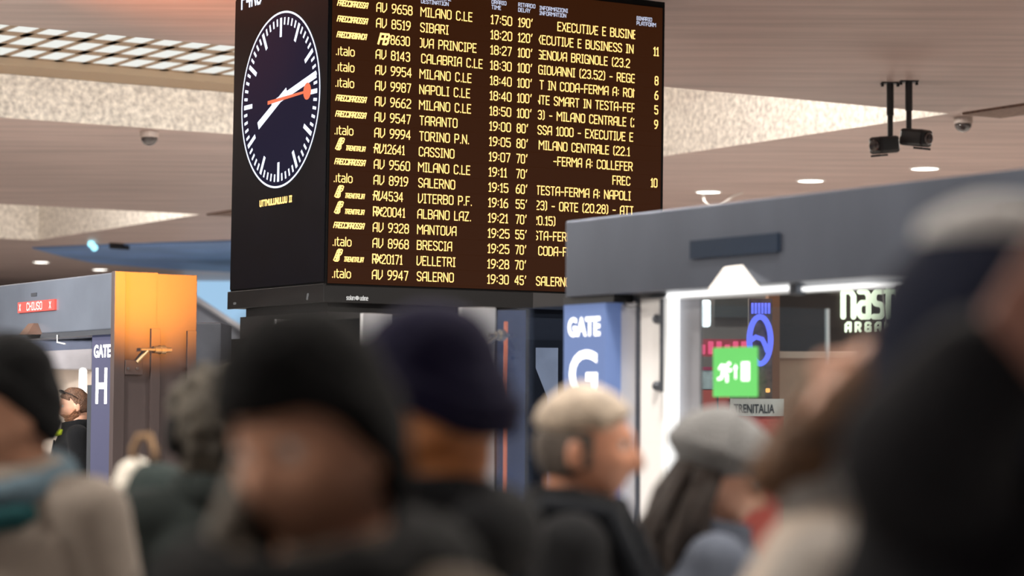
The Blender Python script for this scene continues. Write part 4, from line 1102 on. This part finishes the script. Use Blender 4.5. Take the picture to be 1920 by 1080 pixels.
def beanie(t, H, m, line_f=0.030, line_b=-0.045, thick=0.016, tall=0.02, cuff=0.05, name='beanie'):
    def lim(p): return line_f + (line_b - line_f) * smooth01((0.07 - p.y) / 0.15)
    def mask(p, n): return (p.z - lim(p)) / 0.008
    def th(p, n):
        q = thick + tall * smooth01((p.z - 0.05) / 0.07)
        if p.z - lim(p) < cuff: q += 0.009
        return q
    return put(name, H(head_shell(mask, th, 0.002, 3.0, sub=6)), m, t, smooth=True)
def ring_roll(b, c, rx, ry, r, tilt=0.0, lumps=0.0, a0=0.0, a1=360.0, seg=44, rad=14, seed=1):
    """thick soft roll round a neck or a hood's opening"""
    rnd = random.Random(seed); c = V(c); closed = abs(a1 - a0) >= 359.9
    n = seg; pts = []; rs = []
    for i in range(n if closed else n + 1):
        a = math.radians(a0 + (a1 - a0) * i / n)
        pts.append(c + V((rx * math.cos(a), ry * math.sin(a), tilt * math.sin(a)))); rs.append(r * (1 + lumps * (rnd.random() - 0.5)))
    tube(b, pts, rs, rad, closed=closed)

# --- man in the black beanie at the left edge
sk_tan = skin('skin_tan', (0.47, 0.24, 0.15)); sk_fair = skin('skin_fair', (0.60, 0.33, 0.23)); sk_red = skin('skin_ruddy', (0.56, 0.26, 0.16))
jk_beige = fabric('beige_canvas', (0.20, 0.17, 0.145)); kn_black = fabric('black_knit', (0.004, 0.004, 0.0045), bump=0.6, scale=120)
t, H, P, s, HM = person('person in a black beanie and beige jacket with a teal collar', 14, 772, 4.6, 158, sk_tan, jk_beige, head_yaw=-36)
beanie(t, H, kn_black, line_f=0.035, line_b=-0.06, tall=0.024)
b = bmesh.new(); ring_roll(b, P(0, .0, 1.485), .105 * s, .105 * s, .032 * s, tilt=-.03 * s, lumps=.25, seed=3); put('scarf', b, fabric('teal_grey_fleece', (0.07, 0.105, 0.13)), t, smooth=True)
b = bmesh.new(); ring_roll(b, P(0, .01, 1.445), .125 * s, .12 * s, .022 * s, tilt=-.03 * s, lumps=.3, a0=20, a1=150, seed=5); put('collar_lining', b, fabric('teal_lining', (0.008, 0.045, 0.05)), t, smooth=True)
# --- bearded man beyond gate H
br_hair = mat('brown_hair', (0.12, 0.060, 0.035), rough=0.6, noise=0.35, nscale=40, bump=0.5, bscale=120)
blk_coat = fabric('black_coat', (0.006, 0.0065, 0.008))
t, H, P, s, HM = person('bearded person in a black jacket with sunglasses pushed up on short brown hair', 140, 762, 15.65, 106, sk_fair, blk_coat, pitch=-9)
short_hair(t, H, br_hair, 0.010, 0.055, 0.005, 2.5)
def beard_mask(p, n):
    if p.y < -0.012: return -1
    lim = -0.036 + 0.034 * smooth01((0.05 - p.y) / 0.06)
    if abs(p.x) < 0.024 and -0.075 < p.z < -0.052: return -1
    return (lim - p.z) / 0.008
put('beard', H(head_shell(beard_mask, 0.008, 0.004, 3.0, soft=False, sub=6)), mat('ginger_beard', (0.26, 0.115, 0.06), rough=0.7, noise=0.3, nscale=50, bump=0.5, bscale=120), t, smooth=True)
b = bmesh.new()
for sd in (-1, 1):
    ell(b, (sd * 0.033, 0.066, 0.106), (0.028, 0.012, 0.022), 14, M.Rotation(-0.8, 3, 'X')); tube(b, [(sd * 0.062, 0.062, 0.106), (sd * 0.086, 0.02, 0.085), (sd * 0.086, -0.02, 0.05)], 0.003, 8)
tube(b, [(-0.012, 0.075, 0.11), (0.012, 0.075, 0.11)], 0.003, 8)
put('sunglasses', H(b), mat('sunglass_black', (0.01, 0.01, 0.012), rough=0.1, coat=1.0), t, smooth=True)
b = bmesh.new(); ring_roll(b, P(0, .02, 1.465), .088 * s, .098 * s, .02 * s, tilt=-.02 * s, a0=40, a1=140); put('neck_band', b, glow('hi_vis', (0.62, 0.80, 0.05), 0.05, base=(0.62, 0.80, 0.03)), t, smooth=True)
# --- curly grey brown hair with black headphones
dk_green = fabric('dark_green_coat', (0.022, 0.028, 0.027))
cur = mat('grey_brown_curls', (0.055, 0.046, 0.034), rough=0.8, noise=0.5, nscale=30, bump=0.6, bscale=60)
t, H, P, s, HM = person('person seen from behind with curly grey-brown hair, headphones and a dark coat', 408, 812, 5.0, 22, sk_fair, dk_green, head_yaw=0)
short_hair(t, H, cur, 0.032, 0.02, 0.020, 3.8, back=-0.10, seed=4.0)
b = bmesh.new(); tube(b, [V((0.098 * math.cos(a), -0.005, 0.128 * math.sin(a) + 0.006)) for a in [PI * i / 20 for i in range(21)]], 0.009, 8)
put('headband', H(b), mat('matte_black', (0.008, 0.008, 0.008), rough=0.8, spec=0.1), t, smooth=True)
for sd in (-1, 1):
    b = bmesh.new(); lathe(b, (sd * 0.078, -0.005, -0.004), (sd, 0, 0), [(0, 0), (0.040, 0), (0.044, 0.014), (0.036, 0.030), (0, 0.034)], 20); put('ear_cup', H(b), MATS['matte_black'], t, smooth=True)
# --- short person with the hood up
bg_c = fabric('bottle_green_coat', (0.026, 0.036, 0.035))
t, H, P, s, HM = person('short person with a dark green hood up, white fur trim and tan cord loop', 292, 985, 5.5, 72, sk_fair, bg_c)
def hood0(p, n): return (0.050 - p.y) / 0.02
put('hood', H(head_shell(hood0, 0.040, 0.004, 1.2)), bg_c, t, smooth=True)
b = bmesh.new(); rnd = random.Random(2); n = 48
tube(b, [V((0.108 * math.cos(2 * PI * i / n), 0.058, 0.004 + 0.146 * math.sin(2 * PI * i / n))) for i in range(n)], [0.021 * (0.85 + 0.3 * rnd.random()) for i in range(n)], 10, closed=True)
put('fur_trim', H(b), fabric('white_fur', (0.74, 0.70, 0.62), bump=1.0, scale=70), t, smooth=True)
b = bmesh.new(); tube(b, [HM @ V(p) for p in ((-.02, .050, .150), (-.02, .056, .19), (-.02, .040, .222), (-.02, .012, .225), (-.02, -.004, .19), (-.02, -.006, .16))], 0.0075, 10); put('cord_loop', b, fabric('tan_band', (0.36, 0.23, 0.13)), t, smooth=True)
# --- big blurred person in the middle
taupe = fabric('taupe_coat', (0.11, 0.09, 0.072))
t, H, P, s, HM = person('person in a black beanie and thick black scarf in the middle, face tilted down', 592, 842, 2.55, 142, sk_tan, taupe, head_yaw=4, pitch=-14, roll=6)
beanie(t, H, kn_black, line_f=0.052, line_b=-0.11, tall=0.022, thick=0.020)
b = bmesh.new()
ring_roll(b, P(0, .0, 1.475), .125 * s, .13 * s, .058 * s, tilt=-.02 * s, lumps=.2, seed=8); ring_roll(b, P(0, .01, 1.415), .165 * s, .15 * s, .056 * s, tilt=-.03 * s, lumps=.2, seed=9)
put('scarf', b, fabric('black_wool', (0.003, 0.003, 0.0035)), t, smooth=True)
b = bmesh.new()
for i in range(9):
    a = math.radians(-60 + i * 14); x, y = .088 * math.cos(a), -.02 + .09 * math.sin(a)
    tube(b, [HM @ V((x, y, .0)), HM @ V((x * 1.5, y * 1.3, -.07)), HM @ V((x * 2.2, y * 1.7, -.15)), HM @ V((x * 2.5, y * 1.9, -.24))], [.014, .026, .030, .010], 10)
put('hair', b, mat('ash_brown_hair', (0.085, 0.068, 0.05), rough=0.7, noise=0.3, nscale=30, bump=0.4, bscale=100), t, smooth=True)
# --- navy hat behind
navy = fabric('navy_knit', (0.008, 0.007, 0.024), bump=0.6, scale=120)
t, H, P, s, HM = person('person in a navy knit hat and black high-collared coat behind the middle beanie', 752, 786, 3.35, 74, skin('skin_orange_lit', (0.45, 0.17, 0.055)), blk_coat, collar=(1.44, 0.10, 0.10), head_yaw=6, pitch=-6, build=0.82, head_back=0.05)  # orange light on the cheek is put into this skin colour
beanie(t, H, navy, line_f=0.030, line_b=-0.035, tall=0.03, thick=0.020)
b = bmesh.new(); ell(b, P(.0, -.135, 1.46), (.14 * s, .065 * s, .075 * s), 20); put('hood', b, blk_coat, t, smooth=True)
# --- grey blond man in profile
t, H, P, s, HM = person('person in profile with grey-blond hair, dark jacket and a blue backpack', 1098, 846, 4.7, -98, sk_red, fabric('charcoal_jacket', (0.012, 0.0125, 0.014)), collar=(1.45, 0.095, 0.09), head_yaw=0, pitch=-2)
short_hair(t, H, mat('grey_blond_hair', (0.42, 0.34, 0.26), rough=0.6, noise=0.25, nscale=30, bump=0.4, bscale=110), 0.022, 0.045, 0.008, 1.8, back=0.035)
def sides(p, n):
    if p.y > 0.022: return -1
    return min((p.z + 0.06 - 0.55 * max(0, p.y + 0.02)) / 0.015, (0.05 - p.z) / 0.02)
put('side_hair', H(head_shell(sides, 0.009, 0.005, 2.2)), mat('dark_grey_hair', (0.075, 0.058, 0.046), rough=0.7, noise=0.3, nscale=40, bump=0.4, bscale=110), t, smooth=True, label='dark cropped hair at sides and nape')
nv_strap = fabric('black_strap', (0.012, 0.014, 0.018))
blue_c = fabric('blue_canvas', (0.035, 0.095, 0.19))
for sd in (-1, 1):
    b = bmesh.new(); tube(b, [P(sd * .13, .14, 1.15), P(sd * .135, .155, 1.30), P(sd * .13, .06, 1.495), P(sd * .13, -.06, 1.51), P(sd * .12, -.18, 1.42)], .026 * s, 10); put('strap', b, nv_strap, t, smooth=True)
b = bmesh.new(); loft(b, [(0, -.27 * s, z * s, rx * s, ry * s) for z, rx, ry in ((.92, .13, .07), (.96, .165, .105), (1.15, .17, .12), (1.35, .16, .105), (1.44, .12, .07))], 28); put('backpack', fused(b, .012, 4), blue_c, t, smooth=True)
b = bmesh.new(); loft(b, [(0, -.155 * s, z * s, rx * s, ry * s) for z, rx, ry in ((1.0, .13, .05), (1.15, .17, .06), (1.32, .19, .068), (1.43, .17, .06), (1.50, .09, .035))], 28); put('back_pad', fused(b, .012, 4), blue_c, t, smooth=True)
# --- grey beret
slate = fabric('slate_coat', (0.10, 0.115, 0.15))
t, H, P, s, HM = person('person in a grey knitted beret with long dark hair and slate coat', 1346, 903, 5.3, -92, sk_fair, slate, head_yaw=0, pitch=-16)
def b_mask(p, n): return (p.z - (0.030 + (-0.02 - 0.030) * smooth01((0.07 - p.y) / 0.15))) / 0.008
def b_th(p, n):
    q = smooth01((p.z - 0.02) / 0.03)
    return 0.014 + 0.042 * q * (1 - 0.15 * smooth01((p.z - 0.06) / 0.06)) + 0.010 * (p.y < 0) * q
put('beret', H(head_shell(b_mask, b_th, 0.010, 1.2, sub=6)), fabric('grey_knit', (0.20, 0.20, 0.20), bump=0.7, scale=110), t, smooth=True)
b = bmesh.new(); rnd = random.Random(4)
for i in range(26):
    a = math.radians(150 + 240 * i / 25); x, y = .074 * math.cos(a), -.01 + .085 * math.sin(a)
    if y > .0: continue
    j = lambda: (rnd.random() - .5) * .03
    tube(b, [HM @ V((x, y, .03)), HM @ V((x * 1.2 + j(), y * 1.2 + j(), -.06)), HM @ V((x * 1.45 + j(), y * 1.3 + j(), -.15)), HM @ V((x * 1.25 + j(), y * 1.2 + j() + .02, -.24 - rnd.random() * .06))], [.014, .020, .019, .006], 8)
put('hair', b, mat('dark_brown_hair', (0.026, 0.017, 0.013), rough=0.7, noise=0.4, nscale=40, bump=0.4, bscale=100), t, smooth=True)
# --- light grey hood with brown fur
lg = fabric('light_grey_coat', (0.40, 0.37, 0.34))
t, H, P, s, HM = person('person in a cream shawl with light grey hood edged in brown fur, looking up', 1668, 790, 2.95, 56, sk_fair, lg, head_yaw=34, pitch=50)
def hood_mask(p, n): return (0.052 - p.y + 0.25 * max(0, p.z)) / 0.02
put('hood', H(head_shell(hood_mask, lambda p, n: 0.048 + 0.012 * smooth01(-p.z / 0.1), 0.006, 1.2, sub=6)), fabric('grey_hood', (0.40, 0.40, 0.40)), t, smooth=True)
b = bmesh.new(); rnd = random.Random(3); n = 56
pts = []; rs = []
for i in range(n):
    a = 2 * PI * i / n; pts.append(V((0.116 * math.cos(a), 0.060 + 0.018 * math.sin(a), 0.004 + 0.156 * math.sin(a)))); rs.append(0.032 * (0.85 + 0.35 * rnd.random()))
tube(b, pts, rs, 12, closed=True); put('fur_trim', H(b), mat('brown_fur', (0.10, 0.05, 0.024), rough=0.9, noise=0.5, nscale=30, bump=1.0, bscale=60), t, smooth=True)
b = bmesh.new()
loft(b, [(0, .0, z * s, rx * s, ry * s) for z, rx, ry in ((1.26, .27, .20), (1.34, .255, .19), (1.42, .22, .165), (1.48, .165, .14), (1.52, .12, .11))], 40)
b2 = fused(b, 0.012, 4); put('shawl', b2, fabric('cream_shawl', (0.48, 0.41, 0.35), noise=0.3), t, smooth=True)
b = bmesh.new(); ring_roll(b, P(0, .01, 1.465), .125 * s, .12 * s, .036 * s, tilt=-.05 * s, lumps=.2, seed=6); put('scarf', b, fabric('cream_scarf', (0.46, 0.39, 0.33)), t, smooth=True)
# --- nearest person, grey fur hat, arm raised
nv = fabric('black_padded', (0.010, 0.010, 0.012), bump=0.5, scale=30)
t, H, P, s, HM = person('nearest person in a black padded jacket and grey fur hat with navy flaps, arm raised', 1862, 705, 2.15, 40, skin('skin_deep', (0.20, 0.085, 0.06)), nv, build=1.12,
    arms={-1: ((1800, 1010, 2.2), (1730, 855, 2.02), (1850, 700, 1.95))})
def fl_mask(p, n):
    if p.y > 0.055: return (p.z - 0.05) / 0.01
    return (p.z + 0.13) / 0.012
put('ear_flaps', H(head_shell(fl_mask, 0.030, 0.003, 1.2, sub=6)), fabric('navy_shell', (0.012, 0.015, 0.030), bump=0.3, scale=40), t, smooth=True)
def cr_mask(p, n): return (p.z - 0.085) / 0.02
put('fur_crown', H(head_shell(cr_mask, lambda p, n: 0.050 - 0.010 * smooth01((p.z - 0.08) / 0.04), 0.008, 2.0, sub=6)), fabric('grey_fur', (0.62, 0.62, 0.61), bump=1.0, scale=60), t, smooth=True)
